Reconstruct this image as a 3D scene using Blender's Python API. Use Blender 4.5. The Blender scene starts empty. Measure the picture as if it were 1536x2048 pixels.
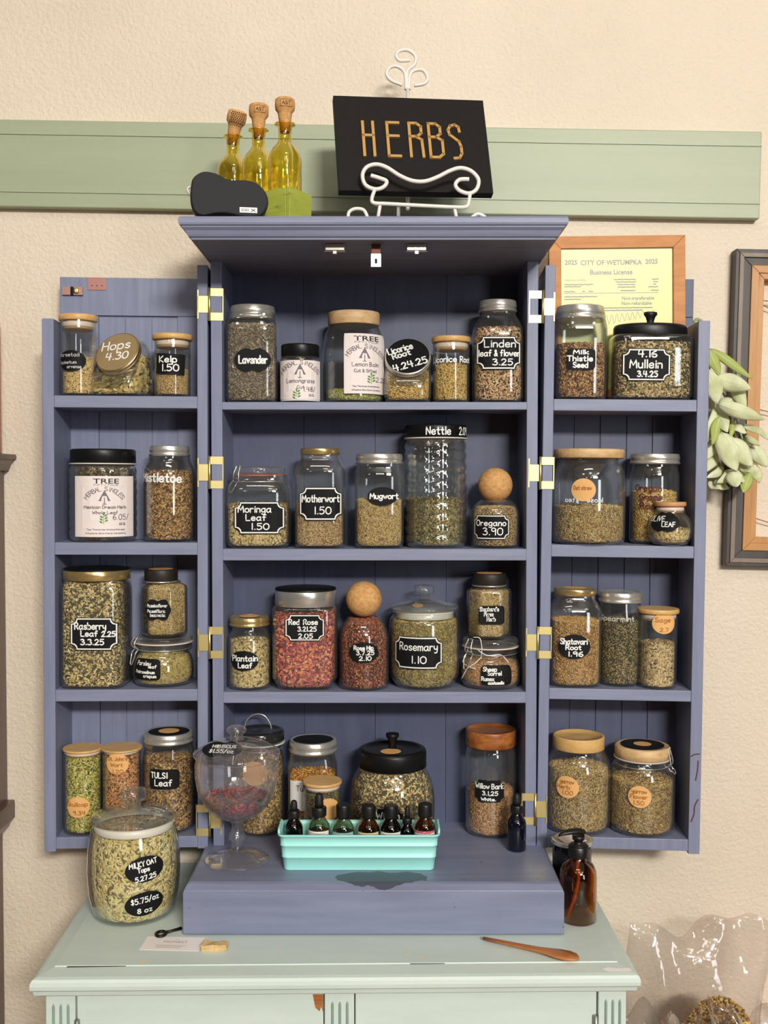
import bpy, bmesh, math, random
import numpy as np
from mathutils import Vector, Matrix

random.seed(7)
rng = np.random.default_rng(7)
scene = bpy.context.scene
col = scene.collection
PI = math.pi

# ------------------------------------------------------------------ camera, world, lights, exposure
F = 2100.0                       # focal length in pixels of the 1536x2048 frame
ZC = 1.65                        # eye height
PITCH = math.radians(1.75)
cam_d = bpy.data.cameras.new('camera')
cam = bpy.data.objects.new('camera', cam_d)
col.objects.link(cam)
cam.location = (0, 0, ZC)
cam.rotation_euler = (PI / 2 - PITCH, 0, 0)
cam_d.sensor_fit = 'VERTICAL'
cam_d.sensor_height = 24.0
cam_d.lens = 24.0 * F / 2048.0
cam_d.clip_start = 0.05
scene.camera = cam

world = bpy.data.worlds.new('room_light')
scene.world = world
world.use_nodes = True
world.node_tree.nodes['Background'].inputs[0].default_value = (1.0, 0.93, 0.84, 1)
world.node_tree.nodes['Background'].inputs[1].default_value = 0.05


def area_lamp(name, loc, target, sx, sy, power, color):
    d = bpy.data.lights.new(name, 'AREA')
    d.shape = 'RECTANGLE'
    d.size, d.size_y, d.energy, d.color = sx, sy, power, color
    o = bpy.data.objects.new(name, d)
    col.objects.link(o)
    o.location = loc
    o.rotation_euler = (Vector(target) - Vector(loc)).to_track_quat('-Z', 'Y').to_euler()
    return o


area_lamp('ceiling_lamp', (1.7, -4.8, 3.85), (0, 2.0, 1.55), 1.5, 0.5, 395, (1.0, 0.965, 0.90))
area_lamp('ceiling_lamp', (-0.1, -0.4, 4.0), (0.0, 1.5, 0.0), 1.5, 0.24, 12, (1.0, 0.965, 0.90))
for _x in (-1.9, 0.1, 2.1):
    for _y in (-2.2, -5.6):
        area_lamp('highlight_panel_lamp', (_x, _y, 4.12), (_x, _y + .6, 0), 0.6, 0.6, 9, (1.0, 0.965, 0.90))  # unseen panels, added to put highlights on the glass
area_lamp('shop_window_light', (2.7, -3.2, 1.9), (0, 2, 1.4), 0.8, 1.9, 40, (0.95, 0.97, 1.0))

scene.view_settings.view_transform = 'Standard'
scene.view_settings.look = 'None'
scene.view_settings.exposure = 0.0
scene.view_settings.gamma = 1.0
scene.view_settings.use_curve_mapping = False
scene.cycles.transparent_max_bounces = 40
scene.cycles.max_bounces = 10
scene.cycles.use_denoising = True
scene.cycles.caustics_reflective = False
scene.cycles.caustics_refractive = False

# ------------------------------------------------------------------ picture measurements to places


def P(px, py, Y):
    """Point of the photograph at distance Y in front of the camera, world coordinates."""
    u, v = (px - 768) / F, -(py - 1024) / F
    dy = math.cos(PITCH) + v * math.sin(PITCH)
    dz = -math.sin(PITCH) + v * math.cos(PITCH)
    t = Y / dy
    return Vector((u * t, Y, ZC + dz * t))


def Zat(py, Y):
    return P(768, py, Y).z


def Xat(px, Y, py=960):
    return P(px, py, Y).x


def srgb(r, g, b):
    def f(c):
        c /= 255.0
        return c / 12.92 if c <= 0.04045 else ((c + 0.055) / 1.055) ** 2.4
    return (f(r), f(g), f(b), 1.0)


# ------------------------------------------------------------------ materials
MATS = {}


def new_mat(name):
    m = bpy.data.materials.new(name)
    m.use_nodes = True
    nt = m.node_tree
    b = nt.nodes['Principled BSDF']
    return m, nt, b


def plain(name, c, rough=0.5, metal=0.0, bump=0.0, bscale=60.0, spec=0.5, coat=0.0):
    if name in MATS:
        return MATS[name]
    m, nt, b = new_mat(name)
    b.inputs['Base Color'].default_value = c
    b.inputs['Roughness'].default_value = rough
    b.inputs['Metallic'].default_value = metal
    b.inputs['Specular IOR Level'].default_value = spec
    b.inputs['Coat Weight'].default_value = coat
    if bump:
        tc = nt.nodes.new('ShaderNodeTexCoord')
        n = nt.nodes.new('ShaderNodeTexNoise')
        n.inputs['Scale'].default_value = bscale
        n.inputs['Detail'].default_value = 4
        bp = nt.nodes.new('ShaderNodeBump')
        bp.inputs['Strength'].default_value = bump
        bp.inputs['Distance'].default_value = 0.004
        nt.links.new(tc.outputs['Object'], n.inputs['Vector'])
        nt.links.new(n.outputs['Fac'], bp.inputs['Height'])
        nt.links.new(bp.outputs['Normal'], b.inputs['Normal'])
    MATS[name] = m
    return m


def ramp(nt, stops, interp='LINEAR'):
    r = nt.nodes.new('ShaderNodeValToRGB')
    cr = r.color_ramp
    cr.interpolation = interp
    while len(cr.elements) < len(stops):
        cr.elements.new(0.5)
    for e, (p, c) in zip(cr.elements, stops):
        e.position = p
        e.color = c
    return r


def streaky(name, c0, c1, c2=None, stretch=(3, 60, 60), rough=0.5, scale=1.0, thr=0.66, bump=0.15, coat=0.0, detail=6):
    """Painted or bare wood: colour streaks along one axis, and worn spots of a third colour."""
    m, nt, b = new_mat(name)
    L = nt.links.new
    tc = nt.nodes.new('ShaderNodeTexCoord')
    mp = nt.nodes.new('ShaderNodeMapping')
    mp.inputs['Scale'].default_value = stretch
    n = nt.nodes.new('ShaderNodeTexNoise')
    n.inputs['Scale'].default_value = scale
    n.inputs['Detail'].default_value = detail
    n.inputs['Roughness'].default_value = 0.65
    L(tc.outputs['Object'], mp.inputs['Vector'])
    L(mp.outputs['Vector'], n.inputs['Vector'])
    r = ramp(nt, [(0.32, c0), (0.68, c1)])
    L(n.outputs['Fac'], r.inputs['Fac'])
    out = r.outputs['Color']
    if c2:
        n2 = nt.nodes.new('ShaderNodeTexNoise')
        n2.inputs['Scale'].default_value = scale * 0.8
        n2.inputs['Detail'].default_value = 8
        n2.inputs['Roughness'].default_value = 0.75
        mp2 = nt.nodes.new('ShaderNodeMapping')
        mp2.inputs['Location'].default_value = (3.3, 1.7, 9.1)
        mp2.inputs['Scale'].default_value = tuple(0.35 * s + 4 for s in stretch)
        L(tc.outputs['Object'], mp2.inputs['Vector'])
        L(mp2.outputs['Vector'], n2.inputs['Vector'])
        r2 = ramp(nt, [(thr, (0, 0, 0, 1)), (thr + 0.05, (1, 1, 1, 1))])
        L(n2.outputs['Fac'], r2.inputs['Fac'])
        mx = nt.nodes.new('ShaderNodeMixRGB')
        L(r2.outputs['Color'], mx.inputs['Fac'])
        L(out, mx.inputs['Color1'])
        mx.inputs['Color2'].default_value = c2
        out = mx.outputs['Color']
    L(out, b.inputs['Base Color'])
    b.inputs['Roughness'].default_value = rough
    b.inputs['Coat Weight'].default_value = coat
    if bump:
        bp = nt.nodes.new('ShaderNodeBump')
        bp.inputs['Strength'].default_value = bump
        bp.inputs['Distance'].default_value = 0.002
        L(n.outputs['Fac'], bp.inputs['Height'])
        L(bp.outputs['Normal'], b.inputs['Normal'])
    MATS[name] = m
    return m


def glass(name, tint=(0.97, 0.985, 0.975), edge=(0.55, 0.62, 0.60), rough=0.0, base=0.035, power=4.0, gain=0.85, bump=0.0, bscale=30, haze=0.0):
    """Thin clear glass wall: see-through with a mirror coat that grows towards grazing angles."""
    m, nt, b = new_mat(name)
    nt.nodes.remove(b)
    L = nt.links.new
    out = nt.nodes['Material Output']
    lw = nt.nodes.new('ShaderNodeLayerWeight')
    lw.inputs['Blend'].default_value = 0.5
    pw = nt.nodes.new('ShaderNodeMath')
    pw.operation = 'POWER'
    L(lw.outputs['Facing'], pw.inputs[0])
    pw.inputs[1].default_value = power
    mu = nt.nodes.new('ShaderNodeMath')
    mu.operation = 'MULTIPLY_ADD'
    L(pw.outputs[0], mu.inputs[0])
    mu.inputs[1].default_value = gain
    mu.inputs[2].default_value = base
    mu.use_clamp = True
    cr = ramp(nt, [(0.0, tint + (1,)), (0.55, tint + (1,)), (1.0, edge + (1,))])
    L(lw.outputs['Facing'], cr.inputs['Fac'])
    tr = nt.nodes.new('ShaderNodeBsdfTransparent')
    L(cr.outputs['Color'], tr.inputs['Color'])
    gl = nt.nodes.new('ShaderNodeBsdfGlossy')
    gl.inputs['Roughness'].default_value = rough
    gl.inputs['Color'].default_value = (1, 1, 1, 1)
    mx = nt.nodes.new('ShaderNodeMixShader')
    L(mu.outputs[0], mx.inputs['Fac'])
    L(tr.outputs[0], mx.inputs[1])
    L(gl.outputs[0], mx.inputs[2])
    last = mx
    if haze:                       # pale film standing in for room reflections and fine scratches, most at the rims
        hz = nt.nodes.new('ShaderNodeMath')
        hz.operation = 'MULTIPLY_ADD'
        L(pw.outputs[0], hz.inputs[0])
        hz.inputs[1].default_value = haze * 4
        hz.inputs[2].default_value = haze
        hz.use_clamp = True
        df = nt.nodes.new('ShaderNodeBsdfDiffuse')
        df.inputs['Color'].default_value = (.80, .77, .76, 1)
        last = nt.nodes.new('ShaderNodeMixShader')
        L(hz.outputs[0], last.inputs['Fac'])
        L(mx.outputs[0], last.inputs[1])
        L(df.outputs[0], last.inputs[2])
    L(last.outputs[0], out.inputs['Surface'])
    if bump:
        tc = nt.nodes.new('ShaderNodeTexCoord')
        n = nt.nodes.new('ShaderNodeTexNoise')
        n.inputs['Scale'].default_value = bscale
        n.inputs['Detail'].default_value = 2
        bp = nt.nodes.new('ShaderNodeBump')
        bp.inputs['Strength'].default_value = bump
        bp.inputs['Distance'].default_value = 0.01
        L(tc.outputs['Object'], n.inputs['Vector'])
        L(n.outputs['Fac'], bp.inputs['Height'])
        L(bp.outputs['Normal'], gl.inputs['Normal'])
    MATS[name] = m
    return m


def herb_mat(name, cols, trans=0.0):
    """Dried plant pieces: every loose piece takes one colour of a palette."""
    if name in MATS:
        return MATS[name]
    m, nt, b = new_mat(name)
    g = nt.nodes.new('ShaderNodeNewGeometry')
    n = len(cols)
    r = ramp(nt, [((i + 0.0) / n, srgb(*[k * f * min(1.16 * (max(c) / 255) ** -.25, 243 / max(c)) for k, f in zip(c, (1.0, .965, .93))])) for i, c in enumerate(cols)], 'CONSTANT')
    nt.links.new(g.outputs['Random Per Island'], r.inputs['Fac'])
    nt.links.new(r.outputs['Color'], b.inputs['Base Color'])
    b.inputs['Roughness'].default_value = 0.75
    b.inputs['Specular IOR Level'].default_value = 0.25
    MATS[name] = m
    return m


# ------------------------------------------------------------------ mesh helpers
class M:
    """Collects vertices and faces of one mesh part."""

    def __init__(self):
        self.v, self.f, self.mi, self.sm = [], [], [], []

    def add(self, vs, fs, mi=0, smooth=False):
        o = len(self.v)
        self.v.extend([tuple(p) for p in vs])
        for f in fs:
            self.f.append(tuple(i + o for i in f))
            self.mi.append(mi)
            self.sm.append(smooth)

    def box(self, lo, hi, mi=0, mat=None):
        x0, y0, z0 = lo
        x1, y1, z1 = hi
        vs = [Vector(p) for p in ((x0, y0, z0), (x1, y0, z0), (x1, y1, z0), (x0, y1, z0), (x0, y0, z1), (x1, y0, z1), (x1, y1, z1), (x0, y1, z1))]
        if mat is not None:
            vs = [mat @ p for p in vs]
        self.add(vs, [(0, 3, 2, 1), (4, 5, 6, 7), (0, 1, 5, 4), (1, 2, 6, 5), (2, 3, 7, 6), (3, 0, 4, 7)], mi)

    def rings(self, rings, mi=0, smooth=True, cap0=True, cap1=True):
        n = len(rings[0])
        o = len(self.v)
        for r in rings:
            self.v.extend([tuple(p) for p in r])
        for k in range(len(rings) - 1):
            for i in range(n):
                a, b = o + k * n + i, o + k * n + (i + 1) % n
                self.f.append((a, b, b + n, a + n))
                self.mi.append(mi)
                self.sm.append(smooth)
        if cap0:
            self.f.append(tuple(o + i for i in reversed(range(n))))
            self.mi.append(mi)
            self.sm.append(False)
        if cap1:
            q = o + (len(rings) - 1) * n
            self.f.append(tuple(q + i for i in range(n)))
            self.mi.append(mi)
            self.sm.append(False)

    def lathe(self, prof, n=40, mi=0, c=(0, 0, 0), mat=None, cap0=True, cap1=True, smooth=True):
        rs = []
        for r, z in prof:
            r = max(r, 1e-5)
            ring = [Vector((c[0] + r * math.cos(2 * PI * i / n), c[1] + r * math.sin(2 * PI * i / n), c[2] + z)) for i in range(n)]
            rs.append([mat @ p for p in ring] if mat is not None else ring)
        self.rings(rs, mi, smooth, cap0, cap1)

    def tube(self, pts, r, n=8, mi=0, closed=False):
        pts = [Vector(p) for p in pts]
        N = len(pts)
        tang = []
        for i in range(N):
            a = pts[(i - 1) % N] if (closed or i > 0) else pts[0]
            b = pts[(i + 1) % N] if (closed or i < N - 1) else pts[-1]
            t = (b - a)
            tang.append(t.normalized() if t.length > 1e-9 else Vector((0, 0, 1)))
        up = Vector((0, 0, 1)) if abs(tang[0].z) < 0.9 else Vector((1, 0, 0))
        nrm = tang[0].cross(up).normalized()
        rs = []
        for i in range(N):
            t = tang[i]
            nrm = (nrm - t * nrm.dot(t))
            nrm = nrm.normalized() if nrm.length > 1e-6 else t.orthogonal().normalized()
            bi = t.cross(nrm)
            rr = r[i] if isinstance(r, (list, tuple)) else r
            rs.append([pts[i] + (nrm * math.cos(2 * PI * k / n) + bi * math.sin(2 * PI * k / n)) * rr for k in range(n)])
        if closed:
            rs.append(rs[0])
        self.rings(rs, mi, True, not closed, not closed)

    def build(self, name, mats, parent=None, bevel=0.0, seg=2, auto=None):
        me = bpy.data.meshes.new(name)
        me.from_pydata(self.v, [], self.f)
        if not isinstance(mats, (list, tuple)):
            mats = [mats]
        for m in mats:
            me.materials.append(m)
        me.polygons.foreach_set('material_index', self.mi)
        me.polygons.foreach_set('use_smooth', self.sm)
        me.update()
        o = bpy.data.objects.new(name, me)
        col.objects.link(o)
        if parent is not None:
            o.parent = parent
        if bevel:
            md = o.modifiers.new('edge', 'BEVEL')
            md.width = bevel
            md.segments = seg
            md.limit_method = 'ANGLE'
            md.angle_limit = math.radians(35)
        return o


def np_mesh(name, V, quads, mats, parent=None, tris=None, mi=None):
    me = bpy.data.meshes.new(name)
    nq = 0 if quads is None else len(quads)
    nt_ = 0 if tris is None else len(tris)
    me.vertices.add(len(V))
    me.vertices.foreach_set('co', np.asarray(V, dtype=np.float32).ravel())
    loops = []
    starts = []
    if nq:
        loops.append(np.asarray(quads).ravel())
        starts.append(np.arange(nq) * 4)
    if nt_:
        loops.append(np.asarray(tris).ravel())
        starts.append(nq * 4 + np.arange(nt_) * 3)
    loops = np.concatenate(loops).astype(np.int32)
    starts = np.concatenate(starts).astype(np.int32)
    me.loops.add(len(loops))
    me.loops.foreach_set('vertex_index', loops)
    me.polygons.add(len(starts))
    me.polygons.foreach_set('loop_start', starts)
    for m in mats:
        me.materials.append(m)
    if mi is not None:
        me.polygons.foreach_set('material_index', np.asarray(mi, dtype=np.int32))
    me.update(calc_edges=True)
    me.validate()
    o = bpy.data.objects.new(name, me)
    col.objects.link(o)
    if parent is not None:
        o.parent = parent
    return o


def tag(o, label, cat, group=None, kind=None):
    o['label'] = label
    o['category'] = cat
    if group:
        o['group'] = group
    if kind:
        o['kind'] = kind
    return o


def thing(name, label, cat, loc=(0, 0, 0), rot=(0, 0, 0), group=None):
    o = bpy.data.objects.new(name, None)
    o.empty_display_size = 0.02
    col.objects.link(o)
    o.location = loc
    o.rotation_euler = rot
    return tag(o, label, cat, group)


def struct(o):
    o['kind'] = 'structure'
    return o


def spline(pts, k=8, closed=False):
    pts = [Vector(p) for p in pts]
    if len(pts) < 3:
        return pts
    out = []
    n = len(pts)
    for i in range(n if closed else n - 1):
        p0 = pts[(i - 1) % n] if (closed or i > 0) else pts[0]
        p1, p2 = pts[i], pts[(i + 1) % n]
        p3 = pts[(i + 2) % n] if (closed or i + 2 < n) else pts[-1]
        for j in range(k):
            t = j / k
            out.append(0.5 * ((2 * p1) + (p2 - p0) * t + (2 * p0 - 5 * p1 + 4 * p2 - p3) * t * t + (3 * p1 - p0 - 3 * p2 + p3) * t ** 3))
    if not closed:
        out.append(pts[-1])
    return out


# ------------------------------------------------------------------ handwriting: single strokes, drawn as ribbons
GL = {
    'A': '0,0 3,10 6,0|1,4 5,4', 'B': '0,0 0,10|~0,10 3.5,9.8 4.6,7.6 3,5.6 0,5.2|~0,5.2 4,5 5.4,2.6 3.6,.3 0,0',
    'C': '~5.5,8.4 3.4,10 1,8.6 0,5 1,1.4 3.4,0 5.6,1.6', 'D': '0,0 0,10|~0,10 3.6,9.4 5.8,5 3.6,.6 0,0',
    'E': '4.6,10 0,10 0,0 4.8,0|0,5.2 4,5.2', 'F': '4.8,10 0,10 0,0|0,5.4 3.8,5.4',
    'G': '~5.5,8.6 3.4,10 1,8.6 0,5 1,1.2 3.4,0 5.4,1.4 5.6,4|5.7,4.4 3.2,4.4', 'H': '0,10 0,0|5.4,10 5.4,0|0,5.2 5.4,5.2',
    'I': '1.5,10 1.5,0', 'J': '~4,10 4,2.4 3,.3 1.4,0 0,1.6', 'K': '0,10 0,0|5,10 0,4.4 5.4,0', 'L': '0,10 0,0 4.8,0', 'M': '0,0 .6,10 3.6,3 6.6,10 7.2,0',
    'N': '0,0 0,10 5.2,0 5.2,10', 'O': '~3.2,10 .8,8.4 0,5 .8,1.4 3.2,0 5.6,1.4 6.4,5 5.6,8.6 3.2,10',
    'P': '0,0 0,10|~0,10 3.6,9.8 5,7.4 3.6,5 0,4.8', 'R': '0,0 0,10|~0,10 3.6,9.8 5,7.5 3.4,5.2 0,5|2.4,5 5.4,0',
    'S': '~5,8.6 3,10 .8,8.8 .8,6.4 4.4,4 5,1.6 3,0 .2,1.4', 'T': '0,10 6,10|3,10 3,0', 'U': '~0,10 0,3 1.4,.3 3.8,.3 5.2,3 5.2,10',
    'V': '0,10 2.8,0 5.6,10', 'W': '0,10 1.8,0 3.8,7 5.8,0 7.6,10', 'Y': '0,10 2.8,5 5.6,10|2.8,5 2.8,0', 'Z': '0,10 5,10 0,0 5.2,0',
    'a': '~4.8,5 3,6 .6,4.6 .2,2 1.6,0 3.6,.8 4.8,3|4.9,6 4.9,1 5.6,0', 'b': '0,10 0,0|~0,3.5 1.5,6 4,5.5 4.8,3 4,.5 2,0 0,1.5',
    'c': '~4.5,5 3,6 .8,5 0,3 .8,.8 3,0 4.6,1', 'd': '~4.6,4.5 3,6 .8,5 0,3 1,.3 3,.2 4.6,2|4.6,10 4.6,0',
    'e': '~.3,3 4.5,3.4 4,5.6 2.2,6 .5,4.6 .2,2 1.5,.2 3.5,.2 4.8,1.2', 'f': '~4.2,9.2 3,10 1.8,8.5 1.7,4 1.7,0|0,5.6 3.6,5.6',
    'g': '~4.6,4.8 3,6 .8,5 .1,3 1,.8 3,.6 4.6,2.4|~4.7,6 4.7,0 4,-2.6 2,-3.2 .3,-2.2', 'h': '0,10 0,0|~0,3.5 1.5,5.8 3.6,5.6 4.2,4 4.2,0',
    'i': '.6,6 .6,0|.5,8.2 .7,8.6', 'j': '~2,6 2,-1 1,-3 -.6,-2.4|1.9,8.2 2.1,8.6', 'k': '0,10 0,0|4,6 0,2.6 4.4,0', 'l': '.6,10 .6,0',
    'm': '0,6 0,0|~0,4 1.2,5.9 2.6,5.4 2.9,4 2.9,0|~2.9,4 4.2,5.9 5.6,5.4 5.9,4 5.9,0', 'n': '0,6 0,0|~0,3.8 1.6,5.9 3.6,5.5 4.2,4 4.2,0',
    'o': '~2.4,6 .5,5 0,3 .6,.8 2.4,0 4.2,.9 4.8,3 4.2,5.2 2.4,6', 'p': '0,6 0,-3.5|~0,3.5 1.5,6 4,5.5 4.8,3 4,.5 2,0 0,1.5',
    'r': '0,6 0,0|~0,3.5 1,5.4 2.4,6 3.6,5.4', 's': '~4,5.2 2.4,6 .6,5.2 .8,3.8 3.4,2.6 4,1.2 2.6,0 .2,.8',
    't': '~1.7,9 1.7,2 2.3,.2 3.7,.4|0,6 3.6,6', 'u': '~0,6 0,2 1.2,0 3,.4 4.2,2.2|4.2,6 4.2,0', 'v': '0,6 2.2,0 4.4,6',
    'w': '0,6 1.5,0 3,5 4.5,0 6,6', 'x': '0,6 4.2,0|4.2,6 0,0', 'y': '~0,6 .4,2.6 2,1.6 4.2,3|~4.4,6 4.2,0 3.2,-3 .6,-2.8', 'z': '0,6 4,6 0,0 4.2,0',
    '0': '~2.8,10 .6,8.2 0,5 .6,1.6 2.8,0 5,1.6 5.6,5 5,8.4 2.8,10', '1': '1.4,10 1.4,0', '2': '~.3,8 2.4,10 4.6,8.4 4.2,5.6 0,0|0,0 5.2,.2',
    '3': '~.4,9 2.8,10 4.6,8 2.2,5.4|~2.2,5.4 5,4.4 4.8,1.4 2.6,0 .2,1', '4': '.8,10 0,4.6 5.4,4.6|4.4,9.6 4,0', '5': '4.8,10 .8,10 .5,5.6|~.5,5.6 3,6.4 5,4 4.2,1 2,0 .2,.8',
    '6': '~4.2,9.8 1.4,7.6 0,3.6 1,.6 3.2,0 5,2 4,4.6 1.8,4.6 .2,2.8', '7': '0,10 5,10 1.8,0', '8': '~2.6,5.2 .5,7.4 2.6,10 4.6,7.6 2.6,5.2 .1,2.4 2.6,0 5.1,2.4 2.6,5.2',
    '9': '~4.6,8 3,10 .8,9 .4,6.6 2,5.2 4.2,6.4 4.7,8|4.7,8.4 4.3,0', '.': '.6,.2 .9,.5', ',': '.8,.8 .4,-1.4', '/': '0,-1 4.2,10.5', '-': '0,4.4 2.6,4.4', "'": '.6,10 .4,8',
    '$': '~4.6,8 2.6,9 .8,7.6 2.4,5.2 4.4,3.4 3,1.2 .2,2|2.6,10.5 2.6,-.5', '&': '~4.6,4.4 3,1 1,.2 .2,2 2.4,5.4 3.4,8 2.2,9.8 1,8.2 2.6,4 5,0',
    'q': '~4.6,4.8 3,6 .8,5 .1,3 1,.8 3,.6 4.6,2.4|4.7,6 4.7,-3.4', '~': '~0,3 1,4.4 2,3.6 3,2.6 4,4.2',
}
ADV = {}
for _k, _s in GL.items():
    ADV[_k] = max(float(q.split(',')[0]) for st in _s.split('|') for q in st.lstrip('~').split()) + 1.9


def strokes_of(text):
    x = 0.0
    out = []
    for ch in text:
        if ch == ' ':
            x += 3.4
            continue
        for st in GL[ch].split('|'):
            sm = st.startswith('~') and ch != '~' or st.startswith('~')
            pts = [tuple(float(a) for a in q.split(',')) for q in st.lstrip('~').split()]
            if sm and len(pts) > 2:
                pts = [(p.x, p.y) for p in spline([(a, b, 0) for a, b in pts], 5)]
            else:  # subdivide straight runs so that they can follow a curved glass
                q = [pts[0]]
                for a, b in zip(pts, pts[1:]):
                    d = math.hypot(b[0] - a[0], b[1] - a[1])
                    k = max(1, int(d / 3))
                    q += [(a[0] + (b[0] - a[0]) * i / k, a[1] + (b[1] - a[1]) * i / k) for i in range(1, k + 1)]
                pts = q
            out.append([(a + x, b) for a, b in pts])
        x += ADV[ch]
    return out, max(x - 1.9, 1.0)


def ribbon(m, pts, w, fn, mi=0):
    """A round-ended pen stroke through 2-D pts of width w; fn maps a 2-D point to 3-D."""
    P2 = [Vector(p) for p in pts]
    P2 = [p for i, p in enumerate(P2) if i == 0 or (p - P2[i - 1]).length > 1e-7]
    if len(P2) < 2:
        return
    L, R = [], []
    n = len(P2)
    for i in range(n):
        d = (P2[min(i + 1, n - 1)] - P2[max(i - 1, 0)])
        d = d.normalized() if d.length > 1e-9 else Vector((1, 0))
        nn = Vector((-d.y, d.x)) * (w / 2)
        L.append(P2[i] + nn)
        R.append(P2[i] - nn)
    vs = L + R
    fs = [(i, n + i, n + i + 1, i + 1) for i in range(n - 1)]
    for end, s in ((0, -1), (n - 1, 1)):
        d = (P2[1] - P2[0]) if end == 0 else (P2[-1] - P2[-2])
        d = d.normalized() * s
        nn = Vector((-d.y, d.x))
        o = len(vs)
        fan = [P2[end] + (d * math.cos(a) + nn * math.sin(a)) * (w / 2) for a in (-PI / 2, -PI / 4, 0, PI / 4, PI / 2)]
        vs += fan
        fs.append(tuple(range(o, o + 5)))
    m.add([fn(p.x, p.y) for p in vs], fs, mi)


def write(m, text, cx, cy, w, h, pen, fn, rot=0.0, mi=0, slant=0.0):
    """Text centred at (cx, cy), w wide and h tall (cap height), pen width pen."""
    st, tw = strokes_of(text)
    sx, sy = w / tw, h / 10.0
    c, s = math.cos(rot), math.sin(rot)
    for pts in st:
        q = []
        for a, b in pts:
            x, y = (a - tw / 2) * sx + slant * (b - 5) * sy, (b - 5) * sy
            q.append((cx + x * c - y * s, cy + x * s + y * c))
        ribbon(m, q, pen, fn, mi)


def type_text(m, text, cx, cy, w, h, fn, bold=0.0, mi=0):
    """Printed type from the built-in font, as flat faces."""
    cu = bpy.data.curves.new('type', 'FONT')
    cu.body = text
    cu.size = 1.0
    cu.offset = bold
    cu.resolution_u = 2
    ob = bpy.data.objects.new('type', cu)
    col.objects.link(ob)
    dg = bpy.context.evaluated_depsgraph_get()
    me = ob.evaluated_get(dg).to_mesh()
    vs = [v.co.copy() for v in me.vertices]
    fs = [tuple(p.vertices) for p in me.polygons]
    ob.evaluated_get(dg).to_mesh_clear()
    bpy.data.objects.remove(ob)
    bpy.data.curves.remove(cu)
    if not vs:
        return
    x0, x1 = min(v.x for v in vs), max(v.x for v in vs)
    sx, sy = w / (x1 - x0), h / 0.70
    m.add([fn(cx + (v.x - (x0 + x1) / 2) * sx, cy + (v.y - 0.35) * sy) for v in vs], fs, mi)


# ------------------------------------------------------------------ sticker outlines (half width a, half height b)
def refine(pts, d=0.005):
    out = []
    for i, p in enumerate(pts):
        q = pts[(i + 1) % len(pts)]
        k = max(1, math.ceil(math.hypot(q[0] - p[0], q[1] - p[1]) / d))
        out += [(p[0] + (q[0] - p[0]) * j / k, p[1] + (q[1] - p[1]) * j / k) for j in range(k)]
    return out


def outline(kind, a, b, n=72):
    pts = []
    if kind == 'bracket':            # rectangle with scooped-out corners
        r = min(a, b) * 0.36
        cs = [(a, b), (-a, b), (-a, -b), (a, -b)]
        for i, (x, y) in enumerate(cs):
            a0 = [PI * 1.5, 0, PI / 2, PI][i]
            arc = [(x + r * math.cos(a0 - t * PI / 2 / 7), y + r * math.sin(a0 - t * PI / 2 / 7)) for t in range(8)]
            pts += arc
        return refine(pts)
    for i in range(n):
        t = 2 * PI * i / n
        c, s = math.cos(t), math.sin(t)
        if kind in ('oval', 'round'):
            pts.append((a * c, b * s))
        elif kind == 'fancy':        # waisted plaque with lobed ends
            k = 1 / (abs(c / a) ** 5 + abs(s / b) ** 5) ** 0.2
            w = 1 + 0.085 * math.cos(6 * t)
            pts.append((k * c * w, k * s * w))
        elif kind == 'soft':
            k = 1 / (abs(c / a) ** 7 + abs(s / b) ** 7) ** (1 / 7)
            pts.append((k * c, k * s))
        else:                        # rect
            k = min(a / max(abs(c), 1e-6), b / max(abs(s), 1e-6))
            pts.append((k * c, k * s))
    if kind == 'rect':
        for x, y in ((a, b), (-a, b), (-a, -b), (a, -b)):
            j = min(range(len(pts)), key=lambda q: (pts[q][0] - x) ** 2 + (pts[q][1] - y) ** 2)
            pts[j] = (x, y)
    return refine(pts)


def sticker(m, kind, cx, cy, a, b, fn, border=False, rot=0.0):
    o = outline(kind, a, b)
    lv = [1.0, 0.955, 0.90, 0.7, 0.45, 0.2]
    if border:
        # inset border by a fixed distance
        e = min(a, b)
        lv = [1.0, 1 - 0.05, 1 - 0.125, 0.7, 0.45, 0.2]
    c, s = math.cos(rot), math.sin(rot)
    rs = []
    for k in lv:
        ring = []
        for x, y in o:
            if border and k > 0.8:
                d = (1 - k) * min(a, b)
                x2, y2 = x * (1 - d / a), y * (1 - d / b)
            else:
                x2, y2 = x * k, y * k
            ring.append(fn(cx + x2 * c - y2 * s, cy + x2 * s + y2 * c))
        rs.append(ring)
    for i in range(len(rs) - 1):
        m.rings(rs[i:i + 2], 1 if (border and i == 1) else 0, False, False, i == len(rs) - 2)

# ------------------------------------------------------------------ palette
WHITE = plain('white_ink', srgb(243, 243, 238), 0.6)
CHALK = plain('chalk_black', srgb(24, 24, 25), 0.6, spec=0.15)
BLACK = plain('black_lid', srgb(20, 20, 20), 0.38, spec=0.3)
PAPER = plain('paper', srgb(240, 228, 224), 0.7)
KRAFT = plain('kraft_sticker', srgb(232, 178, 112), 0.7)
KINK = plain('kraft_ink', srgb(168, 104, 38), 0.7)
GREYINK = plain('grey_ink', srgb(118, 112, 116), 0.7)
DARKINK = plain('dark_ink', srgb(42, 38, 40), 0.7)
REDINK = plain('red_ink', srgb(88, 22, 24), 0.6)
GREENINK = plain('green_ink', srgb(92, 142, 62), 0.7)
SILVER = plain('silver_lid', srgb(222, 218, 208), 0.26, 0.72, 0.1, 400)
GOLD = plain('gold_lid', srgb(216, 190, 128), 0.24, 0.78)
PALEGOLD = plain('pale_gold_lid', srgb(196, 176, 138), 0.34, 1.0, 0.1, 400)
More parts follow.
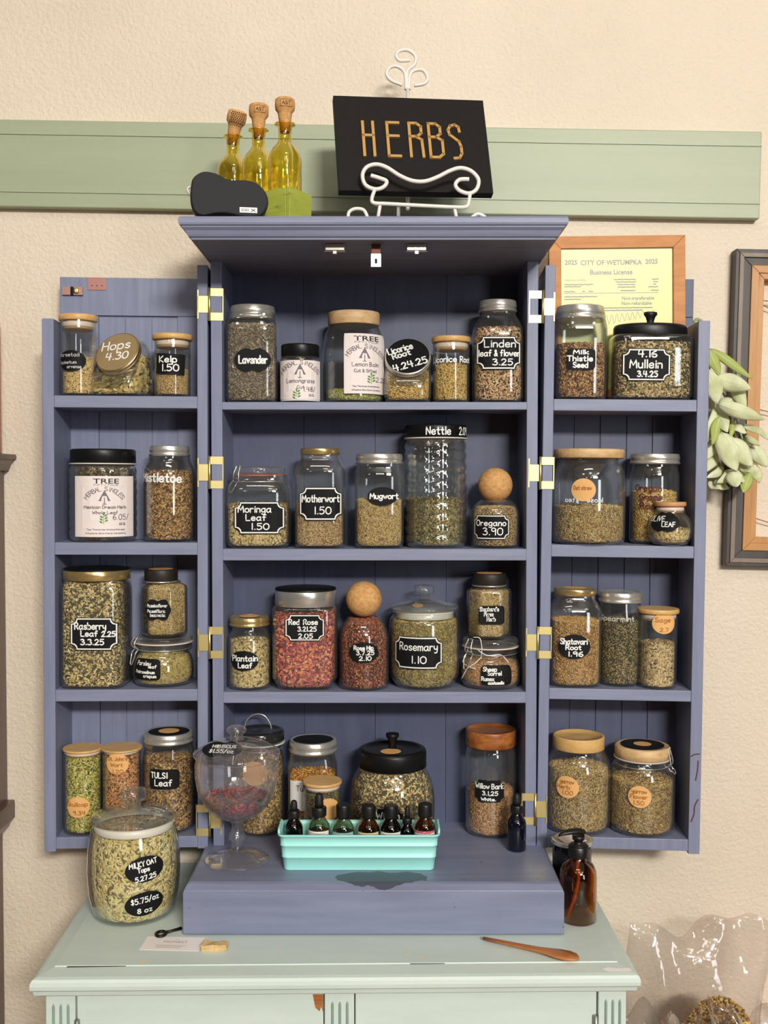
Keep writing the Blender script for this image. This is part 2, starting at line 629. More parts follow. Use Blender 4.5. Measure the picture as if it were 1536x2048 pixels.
BRASS = plain('brass_hinge', srgb(240, 224, 158), 0.38, 1.0)
STEEL = plain('steel_wire', srgb(214, 212, 206), 0.25, 0.75)
NICKEL = plain('nickel_catch', srgb(225, 220, 212), 0.22, 1.0)
SEAL = plain('silicone_seal', srgb(222, 206, 190), 0.45)
ORANGE = plain('orange_gasket', srgb(205, 104, 52), 0.5)
BAMBOO = streaky('bamboo', srgb(226, 186, 122), srgb(205, 158, 92), None, (30, 160, 160), 0.45, 1.0, bump=0.03)
PALEWOOD = streaky('pale_wood', srgb(226, 194, 146), srgb(200, 158, 106), None, (18, 120, 120), 0.5, 1.0, bump=0.03)
ACACIA = streaky('acacia_wood', srgb(132, 68, 28), srgb(186, 118, 58), None, (14, 90, 90), 0.35, 1.0, bump=0.03, coat=0.2)
SPOONWOOD = streaky('spoon_wood', srgb(140, 78, 38), srgb(190, 126, 70), None, (10, 90, 90), 0.4, 1.0, bump=0.05)
CORK = streaky('cork', srgb(222, 174, 112), srgb(188, 134, 76), srgb(132, 84, 46), (150, 150, 150), 0.8, 1.0, 0.62, 0.3)
BLUE = streaky('blue_paint', srgb(118, 124, 151), srgb(133, 139, 165), srgb(86, 88, 108), (70, 70, 5), 0.5, 1.0, 0.66, 0.12)
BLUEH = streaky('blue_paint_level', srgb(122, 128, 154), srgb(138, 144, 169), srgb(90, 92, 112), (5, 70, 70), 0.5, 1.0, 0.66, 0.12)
BLUESHADE = streaky('blue_inside_shade', srgb(70, 76, 102), srgb(80, 86, 113), srgb(60, 63, 85), (40, 40, 4), 0.5, 1.0, 0.68, 0.1)  # inner panels coloured darker to stand in for the interior shade
SAGE = streaky('sage_board_paint', srgb(160, 169, 140), srgb(167, 176, 147), srgb(148, 158, 130), (2, 30, 30), 0.45, 1.0, 0.7, 0.12)
MINT = streaky('mint_paint', srgb(206, 220, 212), srgb(214, 227, 219), srgb(192, 204, 190), (6, 24, 24), 0.42, 1.0, 0.72, 0.06)
CLEAR = glass('clear_glass', base=0.05, power=3.0, gain=0.9, edge=(0.42, 0.48, 0.46), haze=0.014)
DIMPLE = glass('dimpled_glass', (0.96, 0.975, 0.96), (0.30, 0.36, 0.34), base=0.085, power=1.8, gain=0.9, haze=0.012)
LENS = glass('heavy_glass', (0.95, 0.97, 0.955), (0.60, 0.66, 0.62), base=0.06, power=3.0, gain=0.9, haze=0.03)
PLASTIC = glass('clear_plastic', (0.985, 0.975, 0.98), (0.82, 0.76, 0.80), base=0.05, power=2.6, gain=0.75, haze=0.035)

# plaster: cream with an orange-peel texture
m, nt, b = new_mat('cream_plaster')
tc = nt.nodes.new('ShaderNodeTexCoord')
n1 = nt.nodes.new('ShaderNodeTexNoise')
n1.inputs['Scale'].default_value = 125
n1.inputs['Detail'].default_value = 3
n1.inputs['Distortion'].default_value = 0.35
n2 = nt.nodes.new('ShaderNodeTexNoise')
n2.inputs['Scale'].default_value = 3
n2.inputs['Detail'].default_value = 5
nt.links.new(tc.outputs['Object'], n1.inputs['Vector'])
nt.links.new(tc.outputs['Object'], n2.inputs['Vector'])
bp = nt.nodes.new('ShaderNodeBump')
bp.inputs['Strength'].default_value = 0.42
bp.inputs['Distance'].default_value = 0.006
nt.links.new(n1.outputs['Fac'], bp.inputs['Height'])
nt.links.new(bp.outputs['Normal'], b.inputs['Normal'])
r = ramp(nt, [(0.3, srgb(221, 207, 186)), (0.7, srgb(230, 216, 196))])
nt.links.new(n2.outputs['Fac'], r.inputs['Fac'])
nt.links.new(r.outputs['Color'], b.inputs['Base Color'])
b.inputs['Roughness'].default_value = 0.6
PLASTER = m

# ------------------------------------------------------------------ room shell
WALLY = 2.15
q = M()
q.box((-2.6, WALLY, 0), (2.6, WALLY + 0.12, 4.2))
struct(q.build('wall_back', PLASTER))
q = M()
q.box((-2.6, -7.0, -0.1), (2.6, WALLY + 0.12, 0))
struct(q.build('floor', plain('floor_boards', srgb(120, 92, 68), 0.5)))
q = M()
q.box((-2.6, -7.0, 4.2), (2.6, WALLY + 0.12, 4.3))
struct(q.build('ceiling', plain('ceiling_paint', srgb(225, 218, 205), 0.8)))

# the wide sage-green board screwed to the plaster, hung a little out of level
s_ = F / 2.125
cxb = (757 - 768) / s_
bw, bh = 1517 / s_ + 0.24, 171 / s_
rail_c = P(757, 337.5, 2.125)
root = thing('wall_board', 'long sage green painted board screwed flat across the cream plaster above the cabinet', 'board',
             (rail_c.x, 0, rail_c.z), (0, math.radians(0.93), 0))
q = M()
xr = 758 / s_
q.box((-xr - 0.3, WALLY - 0.024, -bh / 2), (xr, WALLY - 0.0005, bh / 2))
q.build('plank', SAGE, root, bevel=0.002)
q = M()
q.box((-xr - 0.3, WALLY - 0.0262, bh / 2 - 0.030), (xr, WALLY - 0.0235, bh / 2 - 0.0285))
q.box((-xr - 0.3, WALLY - 0.0262, -bh / 2 + 0.0285), (xr, WALLY - 0.0235, -bh / 2 + 0.030))
q.build('bead', SAGE, root)

# ------------------------------------------------------------------ the blue cabinet
YF = 1.98                        # plane of the open cabinet's front edges
Z_TOP = ZC + 0.446               # top of the crown
Z_UND = ZC + 0.410               # underside of the crown
Z_BASE = ZC - 0.697              # top of the base
Z_CHEST = ZC - 0.785             # top of the mint chest
XC = -0.0179
HW = 0.3074
BACK = 2.125
cab = thing('herb_cabinet', 'blue painted wooden herb cabinet with two open shelf doors standing on the mint chest', 'cabinet', (XC, YF, Z_CHEST))


def cl(x, y, z):                 # world to cabinet
    return (x - XC, y - YF, z - Z_CHEST)


for sx in (-1, 1):
    q = M()
    a, b_ = sorted((sx * HW, sx * (HW - 0.021)))
    q.box((a, 0, Z_BASE - Z_CHEST), (b_, BACK - YF, Z_UND - Z_CHEST))
    q.build('side_panel', BLUE, cab, bevel=0.0012)
q = M()
for k in range(4):
    w_ = (2 * HW - 0.04) / 4
    q.box((-HW + 0.02 + k * w_ + 0.0004, BACK - YF - 0.004, Z_BASE - Z_CHEST), (-HW + 0.02 + (k + 1) * w_ - 0.0004, BACK - YF + 0.006, Z_UND - Z_CHEST))
q.build('back_panel', BLUESHADE, cab)
SHELF = []
for y0, y1 in ((804, 819.5), (1098, 1121), (1384, 1406)):
    z1, z0 = Zat(y0, YF), Zat(y1, YF)
    SHELF.append(z1)
    q = M()
    q.box((-HW + 0.0205, -0.001, z0 - Z_CHEST), (HW - 0.0205, BACK - YF - 0.004, z1 - Z_CHEST))
    q.build('shelf', BLUEH, cab, bevel=0.0012)


def loft_rect(m, lv, mi=0):
    m.rings([[Vector(p) for p in ((-hx, y0, z), (hx, y0, z), (hx, y1, z), (-hx, y1, z))] for hx, y0, y1, z in lv], mi, False)


# crown: ogee moulding under a flat top
q = M()
pr = []
zt, zu = Z_TOP - Z_CHEST, Z_UND - Z_CHEST
yb = BACK - YF + 0.006
for d, z in ((0.0, zu), (0.0005, zu + 0.003), (0.004, zu + 0.0045), (0.006, zu + 0.008), (0.0085, zu + 0.014), (0.0135, zu + 0.0185), (0.0135, zu + 0.0205),
             (0.017, zu + 0.0215), (0.0185, zu + 0.025), (0.0185, zt - 0.004), (0.0165, zt - 0.0005), (0.014, zt)):
    loft = (HW + 0.004 + d, 1.806 - YF - d, yb, z)
    pr.append(loft)
loft_rect(q, pr)
q.build('crown', BLUEH, cab)

# base: a box that steps forward, its top edge bevelled
q = M()
zb = Z_BASE - Z_CHEST
loft_rect(q, [(0.3275, 1.786 - YF, yb, 0.0025), (0.328, 1.785 - YF, yb, 0.004), (0.328, 1.785 - YF, yb, zb - 0.0125), (0.3272, 1.787 - YF, yb, zb - 0.0118), (0.327, 1.7875 - YF, yb, zb - 0.010),
              (0.3225, 1.7975 - YF, yb, zb - 0.002), (0.319, 1.803 - YF, yb, zb)])

# old paint wear and a damp dark stain on the top of the base
m, nt, b = new_mat('blue_paint_base')
L = nt.links.new
tc = nt.nodes.new('ShaderNodeTexCoord')
mp = nt.nodes.new('ShaderNodeMapping')
mp.inputs['Scale'].default_value = (5, 40, 60)
n = nt.nodes.new('ShaderNodeTexNoise')
n.inputs['Detail'].default_value = 6
n.inputs['Scale'].default_value = 1
L(tc.outputs['Object'], mp.inputs['Vector'])
L(mp.outputs['Vector'], n.inputs['Vector'])
r = ramp(nt, [(0.3, srgb(116, 122, 148)), (0.7, srgb(132, 138, 163))])
L(n.outputs['Fac'], r.inputs['Fac'])
sep = nt.nodes.new('ShaderNodeSeparateXYZ')
L(tc.outputs['Object'], sep.inputs[0])
n3 = nt.nodes.new('ShaderNodeTexNoise')
n3.inputs['Scale'].default_value = 22
n3.inputs['Detail'].default_value = 4
L(tc.outputs['Object'], n3.inputs['Vector'])


def mth(op, a, b2, c=None):
    k = nt.nodes.new('ShaderNodeMath')
    k.operation = op
    for i, v in enumerate((a, b2, c)):
        if v is None:
            continue
        if isinstance(v, (int, float)):
            k.inputs[i].default_value = v
        else:
            L(v, k.inputs[i])
    return k.outputs[0]


# spilled-oil stain: an irregular ellipse in front of the teal bin (cabinet coordinates)
ex = mth('DIVIDE', mth('SUBTRACT', sep.outputs['X'], 0.015), 0.085)
ey = mth('DIVIDE', mth('SUBTRACT', sep.outputs['Y'], -0.160), 0.028)
rr = mth('ADD', mth('MULTIPLY', ex, ex), mth('MULTIPLY', ey, ey))
rr = mth('ADD', rr, mth('MULTIPLY', mth('SUBTRACT', n3.outputs['Fac'], 0.5), 2.4))
st = mth('LESS_THAN', rr, 1.0)
n4 = nt.nodes.new('ShaderNodeTexNoise')
n4.inputs['Scale'].default_value = 75
n4.inputs['Detail'].default_value = 7
L(tc.outputs['Object'], n4.inputs['Vector'])
sp = mth('GREATER_THAN', n4.outputs['Fac'], 0.735)
mx = nt.nodes.new('ShaderNodeMixRGB')
L(mth('MULTIPLY', st, 0.8), mx.inputs['Fac'])
L(r.outputs['Color'], mx.inputs['Color1'])
mx.inputs['Color2'].default_value = srgb(52, 54, 62)
mx2 = nt.nodes.new('ShaderNodeMixRGB')
L(mth('MULTIPLY', sp, 0.7), mx2.inputs['Fac'])
L(mx.outputs['Color'], mx2.inputs['Color1'])
mx2.inputs['Color2'].default_value = srgb(62, 60, 74)
L(mx2.outputs['Color'], b.inputs['Base Color'])
b.inputs['Roughness'].default_value = 0.45
q.build('base', m, cab, bevel=0.001)

# catches and keeper under the crown
for px in (670, 833):
    c = P(px, 504, 1.84)
    q = M()
    x, y, z = cl(c.x, 1.84, Z_UND)
    q.box((x - 0.017, y - 0.006, z - 0.012), (x + 0.017, y + 0.02, z - 0.0003))
    q.box((x - 0.019, y - 0.012, z - 0.0155), (x + 0.019, y - 0.002, z - 0.0135))
    q.box((x - 0.004, y - 0.013, z - 0.02), (x + 0.004, y - 0.011, z - 0.0135))
    q.build('catch', NICKEL, cab, bevel=0.001)
c = P(752, 500, 1.84)
x, y, z = cl(c.x, 1.84, Z_UND)
q = M()
q.box((x - 0.008, y - 0.001, z - 0.018), (x + 0.008, y + 0.012, z - 0.0003), 0)
q.box((x - 0.009, y - 0.0035, z - 0.040), (x + 0.009, y - 0.001, z - 0.017), 1)
q.box((x - 0.002, y - 0.0039, z - 0.034), (x + 0.002, y - 0.0034, z - 0.026), 2)
q.build('strike_plate', [plain('bronze', srgb(84, 48, 34), 0.4, 0.6), NICKEL, CHALK], cab, bevel=0.001)

# -------- the two doors: shelf boxes hinged open flat, each swung a few degrees forward
DOORW, DOORD = 0.307, 0.142
DSH = {}
for side, sx, yaw, roll, hx in (('l', -1, 2.6, 0.25, -HW - 0.0075), ('r', 1, -2.6, 0.6, HW + 0.0075)):
    door = bpy.data.objects.new('door', None)
    col.objects.link(door)
    # the box's own mesh is the door; local x runs outwards from the hinge
    bpy.data.objects.remove(door)
    zlo, zhi = Zat(1697, YF), Zat(530, YF)
    zo = Zat(638, 1.966)
    hz = ZC - 0.1
    q = M()
    o_ = lambda z: z - hz
    post, out = 0.0195, 0.0215
    xs = sorted((0, sx * post))
    q.box((xs[0], 0, o_(zlo)), (xs[1], DOORD - 0.016, o_(zhi)))
    xs = sorted((sx * DOORW, sx * (DOORW - out)))
    q.box((xs[0], 0, o_(zlo) - 0.003), (xs[1], DOORD - 0.016, o_(zo)))
    xs = sorted((sx * post, sx * (DOORW - out)))
    yb0, yb1 = (1672, 1695)
    q.box((xs[0], 0.001, o_(Zat(yb1, YF))), (xs[1], DOORD - 0.016, o_(Zat(yb0, YF))))
    d = q.build('door', BLUE, cab, bevel=0.0012)
    d.location = cl(XC + hx, YF, hz)
    d.rotation_euler = (0, math.radians(roll), math.radians(-yaw * 1.0) if sx > 0 else math.radians(yaw))
    if sx > 0:
        d.rotation_euler = (0, math.radians(roll), math.radians(yaw))
    bpy.context.view_layer.update()
    MW = d.matrix_world.copy()
    tops = []
    for ya, yb_ in (((793, 817), (1085.5, 1110), (1378.5, 1402)) if sx < 0 else ((797.5, 821), (1089, 1113), (1376, 1398))):
        z1, z0 = Zat(ya, YF), Zat(yb_, YF)
        q = M()
        xs = sorted((sx * post, sx * (DOORW - out)))
        q.box((xs[0], 0.001, o_(z0)), (xs[1], DOORD - 0.016, o_(z1)))
        q.build('shelf', BLUEH, d, bevel=0.0012)
        tops.append(o_(z1))
    tops.append(o_(Zat(yb0, YF)))
    DSH[side] = (MW, tops, sx)
    # panel: framed, with planks in the field
    q = M()
    xs = sorted((0.0, sx * (DOORW - 0.001)))
    y0, y1 = DOORD - 0.016, DOORD
    zl, zh = o_(zlo), o_(zhi) - 0.002
    st_ = 0.075
    q.box((xs[0], y0 + 0.006, zl), (xs[1], y1, zh))
    q.box((xs[0], y0, zh - st_), (xs[1], y0 + 0.0058, zh))
    q.box((xs[0], y0, zl), (xs[1], y0 + 0.0058, zl + st_))
    q.box((xs[0], y0, zl + st_), (xs[0] + st_, y0 + 0.0058, zh - st_ - 0.0006))
    q.box((xs[1] - st_, y0, zl + st_), (xs[1], y0 + 0.0058, zh - st_ - 0.0006))
    w3 = (DOORW - 2 * st_) / 3
    for k in range(3):
        q.box((xs[0] + st_ + k * w3 + 0.0008, y0 + 0.0035, zl + st_), (xs[0] + st_ + (k + 1) * w3 - 0.0008, y0 + 0.0058, zh - st_ - 0.004))
    q.build('door_panel', BLUESHADE if sx > 0 else BLUE, d, bevel=0.0008)
    # hinges: a tab on one post, a two-armed leaf on the other, a pin between
    for hy, flip in (((609, 0), (945, 0), (1285, 0), (1640, 1)) if sx < 0 else ((614, 1), (946, 0), (1285, 0), (1618, 1))):
        zz = o_(Zat(hy, YF))
        q = M()
        gap = 0.0075
        s1 = -sx                                   # towards the cabinet
        tabdir, legdir = (sx, s1)
        # left doors: tab on the door, U on the cabinet; the lowest one reversed; right doors vary
        if (sx < 0 and flip) or (sx > 0 and not flip):
            tabdir, legdir = (s1, sx)

        def plate(dirn, w0, w1, za, zb2, t=0.0022):
            base = 0.0 if dirn == sx else s1 * gap
            xs2 = sorted((base + dirn * w0, base + dirn * w1))
            q.box((xs2[0], -t, za), (xs2[1], 0.0003, zb2))
        plate(tabdir, -0.006, 0.0185, zz - 0.0155, zz + 0.0155)
        plate(tabdir, 0.0165, 0.0188, zz - 0.027, zz + 0.027)
        for s2 in (-1, 1):
            za, zb2 = sorted((zz + s2 * 0.0155, zz + s2 * 0.030))
            plate(legdir, -0.003, 0.0215, za, zb2)
        plate(legdir, 0.0205, 0.0222, zz - 0.030, zz + 0.030)
        xp = s1 * gap * 0.5
        q.tube([(xp, -0.003, zz - 0.031), (xp, -0.003, zz + 0.031)], 0.0026, 8)
        q.build('hinge', BRASS, d)
    if sx > 0:                                     # old dark red drips on the outer stile
        q = M()
        inv = MW.inverted()
        for pts in ([(1387, 1513), (1394, 1509), (1404, 1508)], [(1401, 1522), (1400, 1540), (1396, 1560)], [(1401, 1599), (1394, 1613), (1393, 1628), (1387, 1643)]):
            loc = [inv @ P(x - 5, y, 1.9665) for x, y in pts]
            ribbon(q, [(p.x, p.z) for p in spline([(p.x, p.z, 0) for p in loc], 4) for p in [Vector((p.x, 0, p.y))]], 0.0022, lambda u, v: Vector((u, -0.0006, v)))
        q.build('paint_drip', plain('dark_red_drip', srgb(92, 26, 34), 0.5), d)
    if sx < 0:                                     # a bullet catch and a copper plate at the free top corner
        q = M()
        for u0, u1, mi in ((0.0, 0.016, 0), (0.0165, 0.022, 1), (0.0225, 0.040, 0)):
            xa = -DOORW + 0.007
            q.box((xa + u0, y0 - 0.006, zh - 0.036), (xa + u1, y0 + 0.0003, zh - 0.020), mi)
        q.lathe([(0.006, 0), (0.006, 0.002), (0.003, 0.0035)], 14, 2, mat=Matrix.Translation((-DOORW + 0.035, y0 - 0.0058, zh - 0.028)) @ Matrix.Rotation(PI / 2, 4, 'X'))
        q.build('bullet_catch', [plain('copper_plate', srgb(196, 152, 140), 0.35, 0.8), CHALK, BRASS], d)
        q = M()
        q.box((-DOORW + 0.056, y0 - 0.0015, zh - 0.025), (-DOORW + 0.092, y0 + 0.0003, zh - 0.0005), 0)
        for u in (0.064, 0.074, 0.084):
            q.box((-DOORW + u - 0.001, y0 - 0.0018, zh - 0.0175), (-DOORW + u + 0.001, y0 - 0.0014, zh - 0.0155), 1)
        q.build('keeper_plate', [plain('rosy_copper', srgb(178, 128, 120), 0.4, 0.5), CHALK], d, bevel=0.001)


def door_spot(side, row, px, r, gap=0.004):
    """Centre of a round-footed thing of radius r at the front of a door shelf, under image column px."""
    MW, tops, sx = DSH[side]
    Y = YF + r
    for _ in range(6):
        X = Xat(px, Y)
        x = (MW.inverted() @ Vector((X, Y, ZC))).x
        p = MW @ Vector((x, gap + r, tops[row]))
        Y = p.y
    return p, MW.to_euler()


# ------------------------------------------------------------------ the mint chest
CY = 1.64
sc = F / CY
chx, chw = -0.075, 0.4845
chest = thing('chest', 'mint green painted chest of drawers with a moulded top under the blue cabinet', 'chest', (chx, CY, 0), (0, 0, math.radians(1.0)))
dep = WALLY - CY - 0.012
q = M()
zt = Z_CHEST
loft_rect(q, [(chw - 0.012, 0.010, dep, zt - 0.034), (chw - 0.006, 0.006, dep, zt - 0.031), (chw - 0.004, 0.004, dep, zt - 0.024), (chw - 0.0005, 0.0008, dep, zt - 0.021), (chw, 0.0, dep, zt - 0.015),
              (chw - 0.001, 0.001, dep, zt - 0.009), (chw - 0.004, 0.004, dep, zt - 0.005), (chw - 0.009, 0.011, dep, zt - 0.0035), (chw - 0.028, 0.042, dep, zt - 0.0015), (chw - 0.0285, 0.0425, dep, zt)])
q.build('top', MINT, chest)
q = M()
hb = chw - 0.026
fy = 0.034
q.box((-hb + 0.005, fy + 0.018, 0.1), (hb - 0.005, dep, zt - 0.034))
q.build('carcass', MINT, chest)
gx = lambda px: (px - 768) * (CY + fy) / F - chx        # image column to chest x
for a, b_ in ((85, 144), (648, 708), (1206, 1263)):
    q = M()
    xa, xb = gx(a), gx(b_)
    q.box((xa, fy, 0.06), (xb, fy + 0.03, zt - 0.0345))
    q.build('stile', MINT, chest, bevel=0.0015)
    q = M()
    for k in range(3):
        xm = xa + (xb - xa) * (0.27 + 0.25 * k)
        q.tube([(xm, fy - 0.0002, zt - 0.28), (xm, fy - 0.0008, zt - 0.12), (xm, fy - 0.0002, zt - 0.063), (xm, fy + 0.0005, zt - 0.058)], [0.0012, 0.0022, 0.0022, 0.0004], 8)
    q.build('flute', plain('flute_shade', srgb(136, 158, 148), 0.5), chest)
q = M()
q.box((-hb, fy - 0.004, zt - 0.0420), (hb, fy + 0.03, zt - 0.0338))
q.build('under_moulding', MINT, chest, bevel=0.002)
for a, b_, kx in ((146.5, 645.5, 1), (710.5, 1203.5, -1)):
    q = M()
    q.box((gx(a), fy + 0.004, 0.09), (gx(b_), fy + 0.022, zt - 0.046))
    dd = q.build('door', MINT, chest, bevel=0.002)
    q = M()
    px = 148 if kx > 0 else 1201
    xm = gx(px)
    q.tube([(xm, fy, zt - 0.085), (xm, fy, zt - 0.14)], 0.0045, 10)
    q.build('hinge', plain('old_steel', srgb(150, 150, 146), 0.4, 0.8), dd)
    if kx > 0:                                          # a chip where the bare brown wood shows
        q = M()
        x0, x1 = gx(624), gx(645)
        ztop = zt - 0.048
        q.add([(x0, fy + 0.0035, ztop), (x1, fy + 0.0035, ztop), (x1, fy + 0.0035, ztop - 0.029), (x1 - 0.003, fy + 0.0035, ztop - 0.021), (x1 - 0.006, fy + 0.0035, ztop - 0.028), (x0 + 0.004, fy + 0.0035, ztop - 0.022)], [(0, 5, 4, 3, 2, 1)])
        q.build('bare_patch', SPOONWOOD, dd)
for sx in (-1, 1):
    for yy in (fy + 0.02, dep - 0.03):
        q = M()
        q.box((sx * (hb - 0.03) - 0.022, yy - 0.018, 0), (sx * (hb - 0.03) + 0.022, yy + 0.028, 0.11))
        q.build('leg', MINT, chest, bevel=0.004)
# chips and scrapes in the top's paint
q = M()
for (cx, cy, w_, h_, ang) in ((1270, 1950, 36, 8, 0.12), (845, 1917, 26, 4, 0.0), (815, 1911, 16, 5, -0.6), (592, 1934, 8, 4, 0.3), (290, 1919, 30, 4, 0.5), (560, 1892, 12, 2, 0)):
    p = P(cx, cy, 1.7)
    # meet the top plane
    t = (Z_CHEST - ZC) / (p.z - ZC)
    p = Vector((p.x * t, p.y * t, Z_CHEST))
    fr = chest.matrix_world
    ring = []
    for i in range(14):
        a = 2 * PI * i / 14
        k = 1 + 0.25 * math.sin(3 * a + cx)
        x, y = w_ / 1280 / 2 * k * math.cos(a), h_ / 700 / 2 * k * math.sin(a)
        ring.append((p.x + x * math.cos(ang) - y * math.sin(ang) - chx, p.y + x * math.sin(ang) + y * math.cos(ang) - CY, Z_CHEST + (0.0003 if cy < 1945 else -0.0008)))
    if cy < 1945:
        q.add(ring, [tuple(range(14))])
sl = lambda y: Z_CHEST - 0.0035 + 0.002 * (y - 0.011) / 0.031 + 0.0004
q.add([(x, y, sl(y)) for x, y in ((chw - 0.058, 0.020), (chw - 0.050, 0.013), (chw - 0.020, 0.0115), (chw - 0.010, 0.016), (chw - 0.014, 0.024), (chw - 0.034, 0.022), (chw - 0.048, 0.026))], [tuple(range(7))], 1)
q.add([(gx(125) - 0.0, 0.0385, Z_CHEST - 0.0011), (gx(245), 0.0405, Z_CHEST - 0.0011), (gx(245), 0.0422, Z_CHEST - 0.0009), (gx(125) + 0.002, 0.0425, Z_CHEST - 0.0009)], [(0, 1, 2, 3)], 2)
q.add([(gx(822), 0.0400, Z_CHEST - 0.0011), (gx(893), 0.0405, Z_CHEST - 0.0011), (gx(893), 0.0422, Z_CHEST - 0.0009), (gx(822), 0.0422, Z_CHEST - 0.0009)], [(0, 1, 2, 3)], 2)
q.build('paint_chips', [plain('chipped_cream', srgb(232, 220, 190), 0.6), plain('chipped_white', srgb(246, 244, 238), 0.6), plain('open_crack', srgb(38, 36, 32), 0.8)], chest)  # paint chips and two open cracks

# ------------------------------------------------------------------ jars
PROF = {
    'mason': [(0, 0), (.88, 0), (.97, .025), (1, .07), (1, .76), (.965, .82), (.86, .89), (.815, .92), (.80, .94), (.80, 1)],
    'widemason': [(0, 0), (.88, 0), (.97, .025), (1, .07), (1, .80), (.985, .86), (.935, .92), (.915, .95), (.915, 1)],
    'half': [(0, 0), (.86, 0), (.96, .02), (1, .06), (1, .70), (.97, .78), (.84, .86), (.74, .90), (.70, .93), (.70, 1)],
    'cyl': [(0, 0), (.92, 0), (.985, .012), (1, .04), (1, .98), (.99, 1)],
    'tall': [(0, 0), (.9, 0), (.98, .015), (1, .05), (1, .80), (.965, .86), (.84, .92), (.77, .945), (.76, 1)],
    'barrel': [(0, 0), (.88, 0), (.96, .02), (1, .07), (1, .90), (.97, .95), (.92, .98), (.92, 1)],
    'shoulder': [(0, 0), (.88, 0), (.97, .02), (1, .07), (1, .70), (.985, .78), (.93, .87), (.85, .93), (.80, .96), (.80, 1)],
    'squat': [(0, 0), (.84, 0), (.95, .03), (1, .10), (1.0, .55), (.98, .68), (.92, .82), (.84, .92), (.80, .96), (.80, 1)],
    'box': [(0, 0), (.86, 0), (.95, .02), (1, .08), (1, .94), (.99, .97), (.95, 1)],
    'chamfer': [(0, 0), (.80, 0), (.82, .01), (.97, .115), (1, .14), (1, .95), (.985, .98), (.90, 1)],
    'clipsq': [(0, 0), (.85, 0), (.95, .03), (1, .09), (1, .74), (.985, .80), (.93, .87), (.88, .90), (.86, .92), (.86, 1)],
    'cliptub': [(0, 0), (.78, 0), (.90, .03), (.98, .14), (1, .32), (.98, .50), (.91, .66), (.84, .74), (.80, .78), (.80, .82), (.86, .86), (.86, 1)],
    'hex': [(0, 0), (.88, 0), (.95, .02), (1, .06), (1, .86), (.95, .91), (.74, .95), (.70, .97), (.70, 1)],
    'dome': [(0, 0), (.93, 0), (.985, .012), (1, .04), (1, .70), (.97, .78), (.87, .88), (.70, .97), (.62, 1)],
    'bulb': [(0, 0), (.62, 0), (.80, .04), (.95, .2), (1, .42), (.97, .62), (.86, .78), (.70, .88), (.67, .92), (.67, 1)],
    'oat': [(0, 0), (.76, 0), (.84, .012), (.89, .05), (.97, .27), (1, .52), (.98, .78), (.93, .93), (.90, 1)],
    'rose': [(0, 0), (.80, 0), (.84, .03), (.92, .08), (.99, .17), (1, .30), (1, .84), (.98, .90), (.92, .94), (.89, .955), (.89, 1)],
}
ST = {}                                    # herb recipes: style, length, width, palette
ST['grey'] = ('stick', .0075, .0016, [(150, 136, 118), (178, 164, 140), (112, 98, 84), (196, 184, 160), (134, 120, 96), (92, 80, 68)])
ST['green'] = ('leaf', .0075, .0028, [(132, 128, 70), (170, 162, 96), (104, 104, 54), (192, 184, 122), (84, 86, 46), (150, 140, 84)])
ST['straw'] = ('stick', .009, .0018, [(206, 184, 128), (228, 208, 154), (178, 150, 96), (240, 224, 176), (158, 130, 82), (214, 190, 126)])
ST['leafmix'] = ('leaf', .008, .003, [(176, 160, 112), (206, 190, 142), (138, 122, 82), (224, 210, 168), (112, 100, 66), (190, 168, 112)])
ST['brown'] = ('leaf', .0075, .0026, [(128, 98, 60), (162, 130, 84), (96, 70, 42), (186, 154, 104), (76, 56, 34), (146, 116, 70)])
ST['dark'] = ('leaf', .009, .004, [(62, 56, 40), (88, 78, 54), (44, 38, 28), (118, 104, 74), (36, 30, 24), (78, 66, 44)])
ST['rose'] = ('leaf', .0085, .0042, [(160, 84, 74), (196, 128, 100), (124, 56, 62), (214, 156, 116), (142, 66, 82), (182, 108, 70), (100, 46, 44)])
ST['hip'] = ('chunk', .0055, .0040, [(104, 52, 34), (134, 72, 46), (78, 36, 26), (162, 96, 62), (62, 28, 22), (118, 60, 40), (190, 128, 84)])
ST['hibiscus'] = ('leaf', .010, .0045, [(98, 26, 32), (124, 42, 44), (70, 18, 28), (146, 62, 58), (52, 14, 24), (110, 34, 50)])
ST['root'] = ('stick', .009, .0030, [(222, 192, 110), (240, 214, 140), (194, 160, 84), (248, 228, 164), (168, 132, 64), (226, 196, 116)])
ST['shat'] = ('stick', .0065, .0019, [(226, 188, 118), (240, 206, 144), (198, 154, 88), (246, 220, 166), (172, 124, 66), (220, 180, 108)])
ST['seed'] = ('seed', .0068, .0030, [(118, 88, 58), (154, 122, 84), (88, 62, 40), (190, 160, 116), (66, 46, 32), (138, 104, 70)])
ST['oat'] = ('seed', .0180, .0056, [(196, 184, 132), (206, 194, 146), (178, 166, 110), (214, 204, 160), (160, 144, 90), (200, 186, 136)])
ST['fine'] = ('leaf', .0042, .0018, [(96, 88, 54), (128, 118, 76), (72, 64, 40), (152, 140, 96), (56, 50, 32), (112, 100, 62)])
ST['finetan'] = ('leaf', .0045, .0018, [(198, 172, 112), (218, 196, 140), (170, 144, 88), (232, 212, 162), (150, 122, 72), (206, 180, 120)])
ST['kelp'] = ('chunk', .0034, .0022, [(176, 152, 104), (198, 176, 128), (150, 124, 80), (214, 194, 148), (130, 104, 66), (186, 160, 108)])
ST['hops'] = ('leaf', .015, .0085, [(160, 140, 86), (190, 172, 112), (128, 112, 64), (208, 192, 138), (108, 94, 52), (176, 156, 96)])
ST['bark'] = ('stick', .009, .0022, [(196, 152, 104), (218, 180, 132), (166, 122, 78), (230, 198, 154), (142, 100, 62), (206, 164, 114)])
